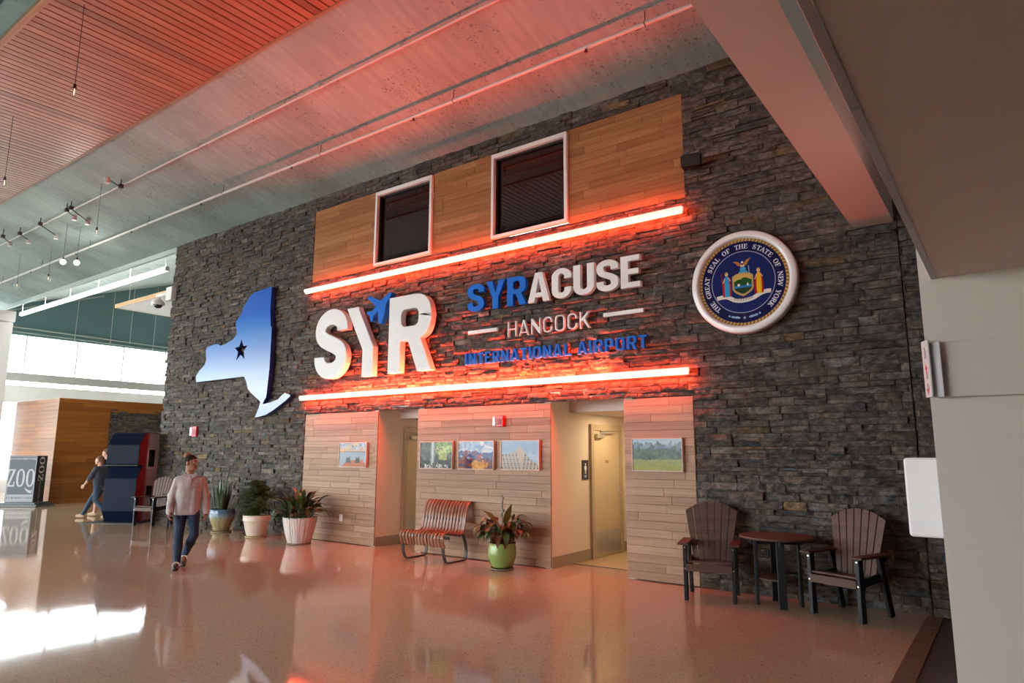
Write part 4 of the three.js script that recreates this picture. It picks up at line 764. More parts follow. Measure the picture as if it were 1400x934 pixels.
{ // small conifer with feathery whorls
  const r = RNG(12), t = thing('potted_conifer', 'small feathery conifer in a cream round pot', 'potted plant', [-12.42, 0, .50]);
  pot(t, [[.001, .03], [.165, .03], [.18, .05], [.215, .18], [.243, .30], [.248, .325], [.262, .33], [.266, .35], [.258, .365], [.262, .41], [.27, .425], [.268, .44], [.25, .44], [.235, .40]], std(C(.60, .51, .40), .35), .405, .24, .205, std(C(.45, .35, .2), .5));
  kid('trunk', rod([0, .4, 0], [.03, 1.12, 0], .016, .006, 8), std(C(.09, .06, .035), .8), t);
  const nm = [leafMat(.11, .19, .04, .6), leafMat(.07, .14, .03, .6), leafMat(.15, .23, .05, .6)];
  const needles = [[], [], []];
  for (let tier = 0; tier < 8; tier++) {
    const Lb = tier < 6 ? .42 - Math.abs(tier - 3) * .03 : .28 - (tier - 6) * .08, nb = 9;
    for (let i = 0; i < nb; i++) {
      const a = i / nb * 6.28 + tier * .5 + rr(-.2, .2, r), L = Lb * rr(.6, 1.15, r), up = rr(-.1, .5, r), pts = [], y = .46 + tier * .084 + rr(-.05, .05, r);
      for (let k = 0; k <= 7; k++) { const s = k / 7; pts.push([Math.sin(a) * L * s, y + Math.sin(up) * L * s - .3 * L * s * s, Math.cos(a) * L * s]); }
      kid('branch', strap(pts, [0, 1, 0], .005, .005), nm[1], t);
      for (let k = 1; k <= 7; k++) for (let q = 0; q < 5; q++) {
        const p = pts[k], sa = a + (q % 2 ? 1 : -1) * rr(.4, 1.3, r), l = .085 * (1 - k / 12) * rr(.8, 1.4, r);
        for (let m = 0; m < 3; m++) needles[(i + q) % 3].push(place(leafGeo(l * 1.1, .019, rr(.1, .6, r), .2, 3, 2), p[0] + rr(-.015, .015, r), p[1] + rr(-.01, .02, r), p[2] + rr(-.015, .015, r), sa + rr(-.5, .5, r), rr(-.3, .7, r)));
      }
    }
  }
  needles.forEach((g, i) => { const g2 = g.filter(q => { q.computeBoundingBox(); return q.boundingBox.min.z > -.46; }); const f = kid('foliage', g2, nm[i], t); f.userData.kind = 'stuff'; });
}
{
  const r = RNG(13), t = thing('potted_lily', 'broad-leaved peace lily with pale flowers in a ribbed white-grey pot', 'potted plant', [-10.95, 0, .55]);
  pot(t, [[.001, .02], [.20, .02], [.215, .04], [.25, .16], [.29, .32], [.312, .44], [.316, .475], [.308, .49], [.29, .49], [.275, .44]], std(C(.60, .53, .48), .35, { bumpMap: rainTex, bumpScale: .03 }), .445, .28, .225, std(C(.30, .22, .16), .6));
  const ms = [leafMat(.045, .10, .022), leafMat(.03, .07, .02), leafMat(.075, .14, .028), leafMat(.16, .07, .03)];
  for (let i = 0; i < 110; i++) { const a = r() * 6.28, d = rr(.02, .22, r), L = rr(.24, .38, r), up = rr(-.05, 1.25, r), sl = rr(.06, .24, r), sx = Math.sin(a), cz = Math.cos(a); const b = [sx * d, .45, cz * d], e = [b[0] + sx * sl * Math.cos(up + .35), b[1] + sl * (Math.sin(up + .35) + .35), b[2] + cz * sl * Math.cos(up + .35)]; kid('stem', rod(b, e, .004, .003, 5), ms[0], t); clear('leaf', place(leafGeo(L, rr(.085, .125, r), rr(.5, 1.5, r), .25, 1.5, 8, rr(-.4, .4, r)), ...e, a + rr(-.4, .4, r), up), ms[r() < .14 ? 3 : i % 3], t); }
  for (const [a, L, p] of [[.9, .52, .95], [2.0, .44, .6], [-1.6, .5, 1.2], [1.3, .42, .5], [3.0, .4, 1.0]]) { const e = [Math.sin(a) * L * Math.cos(p), .46 + L * Math.sin(p), Math.cos(a) * L * Math.cos(p)]; const f = kid('flower', place(leafGeo(.17, .06, .5, .5, 1.6, 7), ...e, a, p * .6), leafMat(.72, .50, .34, .5), t); kid('flower_stem', rod([0, .45, 0], e, .004, .004, 5), ms[2], f); }
  clear('leaf', place(leafGeo(.17, .06, .3, .3), -.1, 1.02, .1, -1.0, .4), ms[2], t); kid('stem', rod([-.02, .45, .02], [-.1, 1.03, .1], .004, .003, 5), ms[2], t);
}
{
  const r = RNG(14), t = thing('potted_bromeliad', 'drooping plant with red-backed leaves and a tall centre spike in a lime green pot', 'potted plant', [-6.24, 0, .46]);
  pot(t, [[.001, .03], [.135, .03], [.15, .05], [.185, .12], [.208, .20], [.21, .27], [.20, .335], [.193, .365], [.205, .372], [.203, .385], [.185, .383], [.178, .34]], std(C(.22, .33, .085), .2), .34, .18, .175, std(C(.22, .17, .10), .6));
  const ms = [leafMat(.055, .11, .03), leafMat(.035, .07, .026), leafMat(.085, .15, .03), leafMat(.20, .05, .03)];
  for (let i = 0; i < 96; i++) { const a = r() * 6.28, d = rr(.02, .15, r), sl = rr(.08, .32, r), sx = Math.sin(a), cz = Math.cos(a), b = [sx * d, .345, cz * d], e = [sx * (d + sl * .55), .40 + sl * rr(.5, 1.1, r), cz * (d + sl * .55)]; kid('stem', rod(b, e, .006, .004, 5), ms[3], t); clear('leaf', place(leafGeo(rr(.20, .33, r), rr(.075, .105, r), rr(1.2, 2.6, r), .3, 1.6, 8, rr(-.5, .5, r)), ...e, a + rr(-.35, .35, r), rr(-.5, .5, r)), ms[r() < .12 ? 3 : i % 3], t); }
  // the few large upright leaves and the centre spike
  for (const [a, up, L, W, bend, y] of [[-1.5, .75, .34, .14, .5, .64], [1.4, 1.25, .37, .13, .2, .62], [-1.75, .15, .34, .14, .3, .56], [-1.3, .1, .30, .13, .5, .58], [1.9, .5, .24, .05, 1.0, .58]]) { clear('leaf', place(leafGeo(L, W, bend, .2, 1.4, 9), Math.sin(a) * .09, y, Math.cos(a) * .09 + .02, a, up), leafMat(.15, .24, .04, .35), t); kid('stem', rod([0, .345, 0], [Math.sin(a) * .09, y, Math.cos(a) * .09 + .02], .007, .005, 6), ms[2], t); }
  kid('spike', [rod([0, .35, 0], [0, 1.05, 0], .014, .008, 8), ...[.78, .84, .9, .96, 1.02, 1.06].map((y, i) => sphere(.022 - i * .002, Math.sin(i * 2.2) * .013, y, Math.cos(i * 2.2) * .013, 1, 1.3, 1, 8))], std(C(.16, .22, .17), .6), t);
}
// ------------------------------------------------------------------ kiosk and exhibit sign
{
  const k = thing('kiosk', 'tall navy kiosk with red and white sides at the far end of the stone wall', 'kiosk', [-17.50, 0, .92], .58);
  const prof = [[-.82, 0], [-.13, 0], [0, .27], [0, 1.035], [-.19, 1.335], [-.02, 1.36], [0, 1.385], [0, 1.845], [-.2, 2.135], [-.82, 2.135]];
  const W = .80, sh = poly(prof), navy = soft(C(.0025, .006, .02), .5, .2);
  const ex = (s, w) => { const g = new THREE.ExtrudeGeometry(s, { depth: w, bevelEnabled: false }); g.translate(0, 0, -w / 2); g.rotateY(-PI / 2); return g; };
  kid('body', ex(sh, W - .02), navy, k);
  const front = (a, b, n) => { const L = Math.hypot(b[0] - a[0], b[1] - a[1]); kid(n, T(bx(W, L - .006, .016, .003), 0, (a[1] + b[1]) / 2, (a[0] + b[0]) / 2 + .004, -Math.atan2(b[0] - a[0], b[1] - a[1]) * -1), navy, k); };
  front(prof[1], prof[2], 'lower_facet'); front(prof[2], prof[3], 'lower_panel'); front(prof[3], prof[4], 'sloped_panel'); front(prof[6], prof[7], 'upper_panel'); front(prof[7], prof[8], 'top_facet');
  kid('shelf', T(bx(W + .02, .02, .3, .004), 0, 1.352, -.10), M.darkMetal, k);
  const st = ctex(256, 64, (c, w, h) => { const g = c.createLinearGradient(0, 0, w, 0); g.addColorStop(0, '#dcd3d6'); g.addColorStop(.5, '#d8c2c6'); g.addColorStop(.66, '#b8262c'); g.addColorStop(1, '#a3161d'); c.fillStyle = g; c.fillRect(0, 0, w, h); });
  for (const s of [-1, 1]) { const g = new THREE.ShapeGeometry(sh), p = g.attributes.position, u = g.attributes.uv; for (let i = 0; i < p.count; i++) u.setXY(i, clamp((p.getX(i) + .82) / .82, .01, .99), .5); g.translate(0, 0, s * (W / 2 + .001)); g.rotateY(-PI / 2); kid('side_panel', g, std(C(1, 1, 1), .3, { map: st, side: THREE.DoubleSide }), k); }
  const scr = kid('screen', T(bx(.012, .42, .24, .004), W / 2 + .008, 1.52, -.53), M.blackGloss, k); kid('screen_frame', [T(bx(.02, .03, .34, .003), W / 2 + .008, 1.75, -.53), T(bx(.02, .05, .34, .003), W / 2 + .008, 1.285, -.53), T(bx(.02, .5, .04, .003), W / 2 + .008, 1.52, -.37), T(bx(.02, .5, .04, .003), W / 2 + .008, 1.52, -.69)], M.white, scr);
  kid('brochure_slot', T(bx(.012, .26, .24, .004), W / 2 + .008, .72, -.53), M.black, k);
  kid('base_plate', T(bx(W + .5, .014, 1.15, .003), -.02, .0075, -.36), M.black, k);
}
{
  const s = thing('exhibit_sign', 'grey and black two-sided pylon sign reading ZOO in front of the wood-clad block', 'sign', [-24.95, 0, .42], PI / 2 - .86);
  const face = (txt, w, h, bg, fg, vertical) => ctex(384, 768, (c, W, H) => {
    c.fillStyle = bg; c.fillRect(0, 0, W, H); c.fillStyle = fg; c.textAlign = 'center';
    if (!vertical) { c.strokeStyle = '#e8eaec'; c.lineWidth = 10; c.strokeRect(5, 5, W - 10, H - 10); c.font = 'bold 40px serif'; c.fillText('ROSAMOND', 120, 60); c.fillText('GIFFORD', 292, 60); c.save(); c.scale(1, 2.3); c.font = 'bold 176px serif'; c.fillText('ZOO', W / 2, 222); c.restore(); c.beginPath(); c.moveTo(250, 520); c.quadraticCurveTo(330, 600, 372, 560); c.lineTo(350, 620); c.quadraticCurveTo(280, 610, 250, 520); c.fill(); c.fillStyle = '#e8eaec'; c.fillRect(14, 640, W - 28, 112); c.fillStyle = '#6d747b'; c.font = 'bold 42px serif'; c.fillText('AT BURNET PARK', W / 2, 712); }
    else { c.save(); c.translate(W / 2, 215); c.rotate(-PI / 2); c.font = 'bold 190px serif'; c.scale(1, 1.5); c.fillText('ZOO', 0, 64); c.restore(); c.save(); c.translate(W / 2, 570); c.rotate(-PI / 2); c.font = '64px serif'; c.fillText('at Burnet Park', 0, 20); c.restore(); }
  });
  kid('body', T(bx(.84, 1.42, .52, .01), 0, .83, 0), std(C(.02, .02, .022), .4), s);
  kid('front_face', T(new THREE.PlaneGeometry(.80, 1.40), 0, .83, .2615), soft(C(.42, .42, .42), .4, .3, { map: face('', 1, 1, '#8d959c', '#ffffff', false) }), s);
  kid('side_face', T(new THREE.PlaneGeometry(.48, 1.40), .4215, .83, 0, 0, PI / 2), std(C(1, 1, 1), .4, { map: face('', 1, 1, '#14151a', '#e5e3df', true) }), s);
  kid('plinth', [T(bx(1.3, .07, .95, .01), 0, .035, 0), T(bx(1.1, .06, .75, .01), 0, .095, 0)], std(C(.06, .062, .066), .3), s);
}

// ------------------------------------------------------------------ people: distance fields meshed as closed surfaces
function mesher(sdf, lo, hi, cell) {                     // surface nets
  const nx = Math.ceil((hi[0] - lo[0]) / cell) + 1, ny = Math.ceil((hi[1] - lo[1]) / cell) + 1, nz = Math.ceil((hi[2] - lo[2]) / cell) + 1;
  const f = new Float32Array(nx * ny * nz), id = (i, j, k) => (k * ny + j) * nx + i;
  for (let k = 0; k < nz; k++) for (let j = 0; j < ny; j++) for (let i = 0; i < nx; i++) f[id(i, j, k)] = sdf(lo[0] + i * cell, lo[1] + j * cell, lo[2] + k * cell);
  const vi = new Int32Array(nx * ny * nz).fill(-1), P = [], idx = [];
  for (let k = 0; k < nz - 1; k++) for (let j = 0; j < ny - 1; j++) for (let i = 0; i < nx - 1; i++) {
    let n = 0, x = 0, y = 0, z = 0;
    const c = (a) => f[id(i + (a & 1), j + (a >> 1 & 1), k + (a >> 2 & 1))];
    for (let a = 0; a < 8; a++) for (const b of [1, 2, 4]) { if (a & b) continue; const u = c(a), v = c(a | b); if ((u < 0) === (v < 0)) continue; const t = u / (u - v); n++; x += (a & 1) + (b === 1 ? t : 0); y += (a >> 1 & 1) + (b === 2 ? t : 0); z += (a >> 2 & 1) + (b === 4 ? t : 0); }
    if (n) { vi[id(i, j, k)] = P.length / 3; P.push(lo[0] + (i + x / n) * cell, lo[1] + (j + y / n) * cell, lo[2] + (k + z / n) * cell); }
  }
  const quad = (a, b, c, d, flip) => { if (a < 0 || b < 0 || c < 0 || d < 0) return; flip ? idx.push(a, c, b, a, d, c) : idx.push(a, b, c, a, c, d); };
  for (let k = 1; k < nz - 1; k++) for (let j = 1; j < ny - 1; j++) for (let i = 1; i < nx - 1; i++) {
    const s = f[id(i, j, k)] < 0;
    if (s !== f[id(i + 1, j, k)] < 0) quad(vi[id(i, j - 1, k - 1)], vi[id(i, j, k - 1)], vi[id(i, j, k)], vi[id(i, j - 1, k)], !s);
    if (s !== f[id(i, j + 1, k)] < 0) quad(vi[id(i - 1, j, k - 1)], vi[id(i - 1, j, k)], vi[id(i, j, k)], vi[id(i, j, k - 1)], !s);
    if (s !== f[id(i, j, k + 1)] < 0) quad(vi[id(i - 1, j - 1, k)], vi[id(i, j - 1, k)], vi[id(i, j, k)], vi[id(i - 1, j, k)], !s);
  }
  const g = new THREE.BufferGeometry(), U = new Float32Array(P.length / 3 * 2);
  for (let i = 0; i < P.length / 3; i++) { U[2 * i] = P[3 * i] + P[3 * i + 2] * .7; U[2 * i + 1] = P[3 * i + 1]; }
  g.setAttribute('position', new THREE.Float32BufferAttribute(P, 3)); g.setAttribute('uv', new THREE.BufferAttribute(U, 2)); g.setIndex(idx); g.computeVertexNormals(); return g;
}
const cap = (a, b, r0, r1) => { const dx = b[0] - a[0], dy = b[1] - a[1], dz = b[2] - a[2], L = dx * dx + dy * dy + dz * dz || 1e-9; return (x, y, z) => { const px = x - a[0], py = y - a[1], pz = z - a[2], t = clamp((px * dx + py * dy + pz * dz) / L, 0, 1), qx = px - dx * t, qy = py - dy * t, qz = pz - dz * t; return Math.sqrt(qx * qx + qy * qy + qz * qz) - (r0 + (r1 - r0) * t); }; };
const ell = (c, r) => (x, y, z) => { const a = (x - c[0]) / r[0], b = (y - c[1]) / r[1], d = (z - c[2]) / r[2], q = Math.sqrt(a * a + b * b + d * d); return (q - 1) * Math.min(r[0], r[1], r[2]) * (q > 1 ? 1 : 1); };
const smin = (a, b, k) => { const h = clamp(.5 + .5 * (b - a) / k, 0, 1); return b + (a - b) * h - k * h * (1 - h); };
const union = (fs, k) => (x, y, z) => { let d = 1e9; for (const f of fs) { const q = f(x, y, z); d = d > 1e8 ? q : q > d + k ? d : smin(d, q, k); } return d; };
const lerp3 = (a, b, t) => a.map((v, i) => v + (b[i] - v) * t);
function handParts(w, dir, palm, thumb, curl) {          // wrist, down the forearm, palm normal, towards the thumb
  const D = V(...dir).normalize(), S = V(...thumb); S.sub(D.clone().multiplyScalar(S.dot(D))).normalize(); const N = D.clone().cross(S); if (N.dot(V(...palm)) < 0) N.negate();
  const at = (d, s, n) => [w[0] + D.x * d + S.x * s + N.x * n, w[1] + D.y * d + S.y * s + N.y * n, w[2] + D.z * d + S.z * s + N.z * n];
  const f = [cap(at(-.03, 0, 0), at(.015, 0, 0), .024, .022)];
  [[.028, .074, .95], [.010, .080, 1.05], [-.009, .077, 1], [-.026, .069, .8]].forEach(([s, k, l], i) => {
    const kn = at(k, s, 0), c = curl + i * .08; f.push(cap(at(.012, s * .7, 0), kn, .0135, .0115));
    const p1 = at(k + .036 * l * Math.cos(c), s * 1.05, .036 * l * Math.sin(c)), p2 = at(k + .036 * l * Math.cos(c) + .026 * l * Math.cos(c * 2), s * 1.05, .036 * l * Math.sin(c) + .026 * l * Math.sin(c * 2)), p3 = at(k + .036 * l * Math.cos(c) + .026 * l * Math.cos(c * 2) + .018 * l * Math.cos(c * 2.6), s * 1.05, .036 * l * Math.sin(c) + .026 * l * Math.sin(c * 2) + .018 * l * Math.sin(c * 2.6));
    f.push(cap(kn, p1, .0095, .0088), cap(p1, p2, .0088, .008), cap(p2, p3, .008, .007));
  });
  const t0 = at(.018, .02, .004), t1 = at(.045, .046, .016), t2 = at(.074, .055, .024); f.push(cap(t0, t1, .014, .0105), cap(t1, t2, .0105, .0085));
  return { sdf: union(f, .006), c: at(.07, 0, .01) };
}
function person(o) {
  const J = o.J, p = thing('person', o.label, 'person', o.pos, o.turn);
  const mid = (a, b, t = .5) => lerp3(J[a], J[b], t);
  const HD = J.head, yaw = o.headYaw || 0, cy = Math.cos(yaw), sy = Math.sin(yaw);
  const loc = (x, y, z) => [(x - HD[0]) * cy - (z - HD[2]) * sy, y - HD[1], (x - HD[0]) * sy + (z - HD[2]) * cy];   // into the head's own axes
  const W = (x, y, z) => [HD[0] + x * cy + z * sy, HD[1] + y, HD[2] - x * sy + z * cy];
  const bones = [cap(J.hip, J.waist, .09, .08), cap(J.waist, J.chest, .08, .09), cap(J.chest, J.neck, .085, .046), cap(J.neck, [HD[0] - sy * .01, HD[1] - .05, HD[2] - .01], .047, .046)];
  for (const s of ['L', 'R']) bones.push(cap(mid('chest', s + 'sh', .4), J[s + 'sh'], .075, .048), cap(J[s + 'sh'], J[s + 'el'], .045, .036), cap(J[s + 'el'], J[s + 'wr'], .036, .024), cap(J[s + 'hip'], J[s + 'kn'], .075, .05), cap(J[s + 'kn'], lerp3(J[s + 'kn'], J[s + 'an'], .35), .048, .05), cap(lerp3(J[s + 'kn'], J[s + 'an'], .35), J[s + 'an'], .05, .033), cap(J[s + 'an'], J[s + 'toe'], .035, .028));
  const bodySdf = union(bones, .025);
  const all = Object.values(J), lo = [0, 1, 2].map(k => Math.min(...all.map(q => q[k])) - .16), hi = [0, 1, 2].map(k => Math.max(...all.map(q => q[k])) + .16);
  const headFs = [ell([0, .028, -.012], [.074, .088, .093]), ell([0, -.02, .022], [.062, .085, .068]), cap([-.018, -.078, .06], [.018, -.078, .06], .026, .026), cap([0, .018, .088], [0, -.018, .107], .010, .014), cap([-.035, .038, .078], [.035, .038, .078], .014, .014), ell([0, -.05, .083], [.024, .012, .014]), ell([.076, .0, -.005], [.012, .03, .02]), ell([-.076, .0, -.005], [.012, .03, .02])];
  const hu = union(headFs, .018);
  const eyeIn = (x, y, z) => Math.min(ell([.03, .012, .09], [.017, .011, .014])(x, y, z), ell([-.03, .012, .09], [.017, .011, .014])(x, y, z));
  const headSdf = (x, y, z) => { const q = loc(x, y, z); return Math.max(smin(hu(...q), cap([0, -.04, -.03], [0, -.2, -.03], .046, .046)(...q), .02), -eyeIn(...q) - .002, -.13 - q[1]); };
  const hands = ['L', 'R'].map(s => { const e = J[s + 'el'], w = J[s + 'wr'], d = [w[0] - e[0], w[1] - e[1], w[2] - e[2]]; const q = o.hand?.[s] || d; return handParts(w, q, [s === 'L' ? -1 : 1, 0, .1], [0, .1, 1], o.curl || .45); });
  const geos = [mesher((x, y, z) => Math.max(bodySdf(x, y, z), y - (HD[1] - .08)), lo, [hi[0], HD[1], hi[2]], o.cell * 1.05), mesher(headSdf, [HD[0] - .13, HD[1] - .15, HD[2] - .15], [HD[0] + .13, HD[1] + .14, HD[2] + .16], o.cell * .42)];
  for (const h of hands) geos.push(mesher(h.sdf, h.c.map(v => v - .13), h.c.map(v => v + .13), o.cell * .36));
  kid('body', geos, std(C(...o.skin), .45), p);
  for (const s of [-1, 1]) { const e = kid('eye', sphere(.0125, ...W(s * .03, .012, .080)), std(C(.42, .38, .35), .3), p); kid('iris', sphere(.0078, ...W(s * .03, .012, .0885), 1, 1, .7, 10), std(C(.03, .015, .01), .2), e); kid('eyebrow', rod(W(s * .016, .036, .096), W(s * .046, .037, .084), .004, .003, 6), std(C(...o.hair), .7), p); }
  kid('lips', [rod(W(-.018, -.05, .092), W(.0, -.0485, .098), .004, .0055, 6), rod(W(0, -.0485, .098), W(.018, -.05, .092), .0055, .004, 6), rod(W(-.014, -.056, .092), W(.014, -.056, .092), .0055, .0055, 6)], std(C(...o.lips), .45), p);
  // hair: a cap over the skull behind the hairline
  const hs = union([ell([0, .034, -.018], [.082, .096, .099]), ...(o.longHair ? [cap([0, -.02, -.07], [0, -.15, -.075], .062, .04)] : [])], .03);
  const hair = (x, y, z) => { const q = loc(x, y, z); const f = hs(...q); const cut = (q[2] - .030) * .75 - (q[1] - .035) * .85; return Math.max(f, cut, -.05 - q[1] - (o.longHair ? .2 : 0), q[2] > .02 && q[1] < .05 ? .01 : -1); };
  kid('hair', mesher(hair, [HD[0] - .14, HD[1] - .26, HD[2] - .16], [HD[0] + .14, HD[1] + .15, HD[2] + .16], o.cell * .5), soft(C(...o.hair), .75, .4), p);
  if (o.bun) { const b = union([ell([0, .115, -.085], [.042, .045, .042]), ell([.012, .125, -.095], [.032, .034, .032]), cap([0, .085, -.06], [0, .10, -.075], .034, .03)], .012); const c = W(0, .11, -.085); kid('hair_bun', mesher((x, y, z) => b(...loc(x, y, z)) + .0025 * Math.sin(x * 260 + y * 190), c.map(v => v - .09), c.map(v => v + .09), o.cell * .45), std(C(...(o.bunColor || o.hair)), .6), p); }
  // clothes
  const t = o.top, sl = t.sleeve ?? 1, tb = [cap([J.hip[0] - t.w, t.hem - .06, J.hip[2]], [J.chest[0] - t.w, J.chest[1] + .02, J.chest[2]], t.r * 1.04, t.r), cap([J.hip[0] + t.w, t.hem - .06, J.hip[2]], [J.chest[0] + t.w, J.chest[1] + .02, J.chest[2]], t.r * 1.04, t.r), cap(J.chest, lerp3(J.chest, J.neck, .8), .10, .062)];
  const sleeves = [];
  for (const s of ['L', 'R']) { tb.push(cap(lerp3(J.chest, J.neck, .72), J[s + 'sh'], .064, .058), cap(J.chest, lerp3(J[s + 'sh'], J.chest, .25), .09, .06)); const e = sl < .5 ? lerp3(J[s + 'sh'], J[s + 'el'], sl * 2) : lerp3(J[s + 'el'], J[s + 'wr'], sl * 2 - 1); sleeves.push(cap(J[s + 'sh'], sl < .5 ? e : J[s + 'el'], .066, .056)); if (sl >= .5) sleeves.push(cap(J[s + 'el'], e, .057, .047)); }
  const torso = union(tb, .05), slv = union(sleeves, .02), nk = J.neck;
  const wr = (x, y, z) => .006 * n3(x * 14, y * 7, z * 14 + 5) + .003 * n3(x * 30, y * 22, z * 30);
  const topSdf = (x, y, z) => { const a = torso(x, y, z), b = slv(x, y, z); const u = smin(a, b, .014) + wr(x, y, z); const neckCut = .052 - Math.hypot(x - nk[0], (z - nk[2] - .01)) ; return Math.max(u, t.hem - y, y > nk[1] - .035 ? neckCut : -1, y - nk[1] - .02); };
  const shirt = kid(t.name, mesher(topSdf, [lo[0], t.hem - .05, lo[2]], [hi[0], nk[1] + .08, hi[2]], o.cell * .9), t.mat, p);
  if (t.collar) {
    for (const s of [-1, 1]) kid('collar', T(extrude(poly([[0, 0], [.075, .03], [.10, -.012], [.035, -.055]]), .008, .003), nk[0] + s * .004, nk[1] + .002, nk[2] + .072, -.35, s < 0 ? PI + .0 : 0, 0), t.mat, shirt);
    kid('collar_band', T(new THREE.TorusGeometry(.064, .013, 8, 28), nk[0], nk[1] + .012, nk[2] + .005, PI / 2 + .15), t.mat, shirt);
    kid('button_placket', strap(Array.from({ length: 14 }, (_, i) => { const y = t.hem + .01 + i / 13 * (nk[1] - .07 - t.hem); let z = .3; while (z > -.1 && topSdf(J.hip[0] + .012, y, z) > 0) z -= .004; return [J.hip[0] + .012, y, z + .002]; }), [1, 0, 0], .03, .006), t.mat2, shirt);
    { const y = J.chest[1] + .02, x = .085; let z = .3; while (z > -.1 && topSdf(x, y, z) > 0) z -= .003; kid('chest_mark', T(bx(.045, .008, .005, .001), x, y, z, -.1, .25), M.black, shirt); }
  }
  const b = o.legs, lf = [cap([J.hip[0] - .04, J.hip[1] + .03, J.hip[2]], [J.hip[0] + .04, J.hip[1] + .03, J.hip[2]], b.r * 1.0, b.r * 1.0)];
  for (const s of ['L', 'R']) { lf.push(cap(J[s + 'hip'], J[s + 'kn'], b.r, b.rk)); if (!b.shorts) lf.push(cap(J[s + 'kn'], lerp3(J[s + 'kn'], J[s + 'an'], .4), b.rk, b.rk * .98), cap(lerp3(J[s + 'kn'], J[s + 'an'], .4), lerp3(J[s + 'kn'], J[s + 'an'], .97), b.rk * .98, b.ra)); }
  const legSdf = union(lf, .025);
  kid(b.name, mesher((x, y, z) => legSdf(x, y, z) + .5 * wr(x, y, z), [lo[0], 0, lo[2]], [hi[0], J.hip[1] + .2, hi[2]], o.cell), b.mat, p);
  for (const s of ['L', 'R']) {
    const a = J[s + 'an'], e = J[s + 'toe'], d = V(e[0] - a[0], 0, e[2] - a[2]).normalize(), heel = [a[0] - d.x * .035, a[1] - .035, a[2] - d.z * .035];
    const dn = [e[0] - d.x * .02, e[1] + .0, e[2] - d.z * .02], su = union([cap(heel, dn, .042, .038), cap([a[0], a[1] - .01, a[2]], dn, .043, .03), cap(lerp3(heel, dn, .6), dn, .044, .04)], .02);
    const low = Math.min(heel[1], dn[1]) - .036;
    const shoe = kid('shoe', mesher((x, y, z) => Math.max(su(x, y, z), y - a[1] - .005, low - y), [Math.min(a[0], e[0]) - .12, low - .03, Math.min(a[2], e[2]) - .14], [Math.max(a[0], e[0]) + .12, a[1] + .06, Math.max(a[2], e[2]) + .14], o.cell * .55), o.shoe, p);
    if (o.sock) { kid('sock', rod([a[0], a[1] - .02, a[2]], lerp3(a, J[s + 'kn'], .16), .044, .042, 14), o.sock, p); const c = lerp3(a, e, .45); kid('shoe_strap', T(new THREE.TorusGeometry(.046, .008, 6, 18), c[0], c[1] + .004, c[2], 0, Math.atan2(d.x, d.z)), M.white, shoe); }
  }
  return p;
}
person({
  label: 'woman with a hair bun in a pale pink shirt and blue jeans walking forward', pos: [-9.98, 0, 3.27], turn: 1.02, cell: .0125, headYaw: .95, bun: true, curl: .5,
  J: { hip: [0, .90, 0], waist: [0, 1.02, 0], chest: [0, 1.20, 0], neck: [0, 1.35, .0], head: [0, 1.52, .02], Lsh: [.155, 1.265, 0], Rsh: [-.155, 1.265, 0], Lel: [.225, 1.05, -.02], Rel: [-.225, 1.05, -.02], Lwr: [.25, .80, .03], Rwr: [-.235, .82, .09], Lhip: [.08, .86, .0], Rhip: [-.08, .86, .0], Lkn: [.115, .49, .08], Rkn: [-.09, .48, .05], Lan: [-.005, .17, -.22], Ran: [-.085, .085, .08], Ltoe: [-.015, .045, -.09], Rtoe: [-.095, .04, .22] },
  skin: [.27, .115, .055], lips: [.26, .07, .05], hair: [.022, .014, .010], bunColor: [.30, .14, .05],
  top: { name: 'shirt', hem: .77, w: .062, r: .108, mat: std(C(.58, .49, .47), .8, { map: fabricTex }), mat2: std(C(.50, .41, .40), .8, { map: fabricTex }), collar: true },
  legs: { name: 'jeans', r: .092, rk: .064, ra: .048, mat: std(C(.016, .042, .10), .85, { map: fabricTex }) }, shoe: std(C(.03, .028, .026), .45), sock: std(C(.75, .73, .70), .8),
});
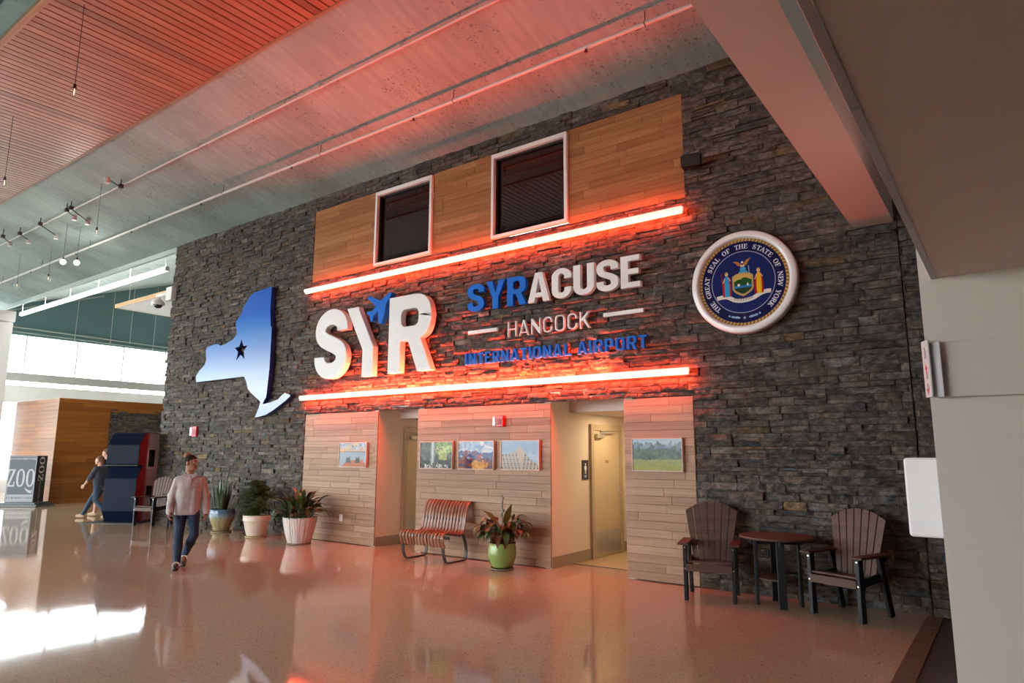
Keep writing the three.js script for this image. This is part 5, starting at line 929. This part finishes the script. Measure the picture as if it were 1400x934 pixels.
person({
  label: 'woman in a dark top and teal jeans striding along left of the navy kiosk', pos: [-18.95, 0, .78], turn: -.95, cell: .017, longHair: true,
  J: { hip: [0, .86, 0], waist: [0, .98, .01], chest: [0, 1.16, .03], neck: [0, 1.29, .04], head: [0, 1.45, .06], Lsh: [.15, 1.255, .03], Rsh: [-.15, 1.255, .03], Lel: [.20, 1.02, .14], Rel: [-.19, 1.02, -.10], Lwr: [.18, .84, .28], Rwr: [-.17, .82, -.04], Lhip: [.08, .83, 0], Rhip: [-.08, .83, 0], Lkn: [.085, .47, .02], Rkn: [-.085, .48, .22], Lan: [.08, .14, -.30], Ran: [-.085, .085, .42], Ltoe: [.08, .045, -.19], Rtoe: [-.09, .06, .57] },
  skin: [.46, .24, .16], lips: [.4, .14, .1], hair: [.13, .06, .03],
  top: { name: 'top', hem: .80, w: .06, r: .105, sleeve: .62, mat: std(C(.035, .045, .06), .8, { map: fabricTex }) },
  legs: { name: 'jeans', r: .088, rk: .062, ra: .048, mat: std(C(.025, .06, .095), .8, { map: fabricTex }) }, shoe: std(C(.42, .28, .16), .6),
});
person({
  label: 'man in a navy shirt and dark shorts walking half hidden behind the navy kiosk', pos: [-19.62, 0, .36], turn: -.95, cell: .017,
  J: { hip: [0, .95, 0], waist: [0, 1.07, .0], chest: [0, 1.30, .02], neck: [0, 1.46, .03], head: [0, 1.635, .05], Lsh: [.19, 1.42, .02], Rsh: [-.19, 1.42, .02], Lel: [.25, 1.14, -.06], Rel: [-.25, 1.14, .02], Lwr: [.25, .92, .08], Rwr: [-.24, .90, .14], Lhip: [.09, .91, 0], Rhip: [-.09, .91, 0], Lkn: [.095, .52, .14], Rkn: [-.095, .51, -.02], Lan: [.095, .09, .16], Ran: [-.09, .13, -.26], Ltoe: [.10, .042, .31], Rtoe: [-.09, .05, -.13] },
  skin: [.50, .25, .16], lips: [.4, .16, .12], hair: [.12, .065, .03],
  top: { name: 'shirt', hem: .92, w: .08, r: .125, sleeve: .4, mat: std(C(.035, .06, .10), .8, { map: fabricTex }) },
  legs: { name: 'shorts', shorts: true, r: .11, rk: .09, ra: .05, mat: std(C(.02, .022, .04), .8, { map: fabricTex }) }, shoe: std(C(.45, .32, .20), .6),
});
renderer.render(scene, camera);
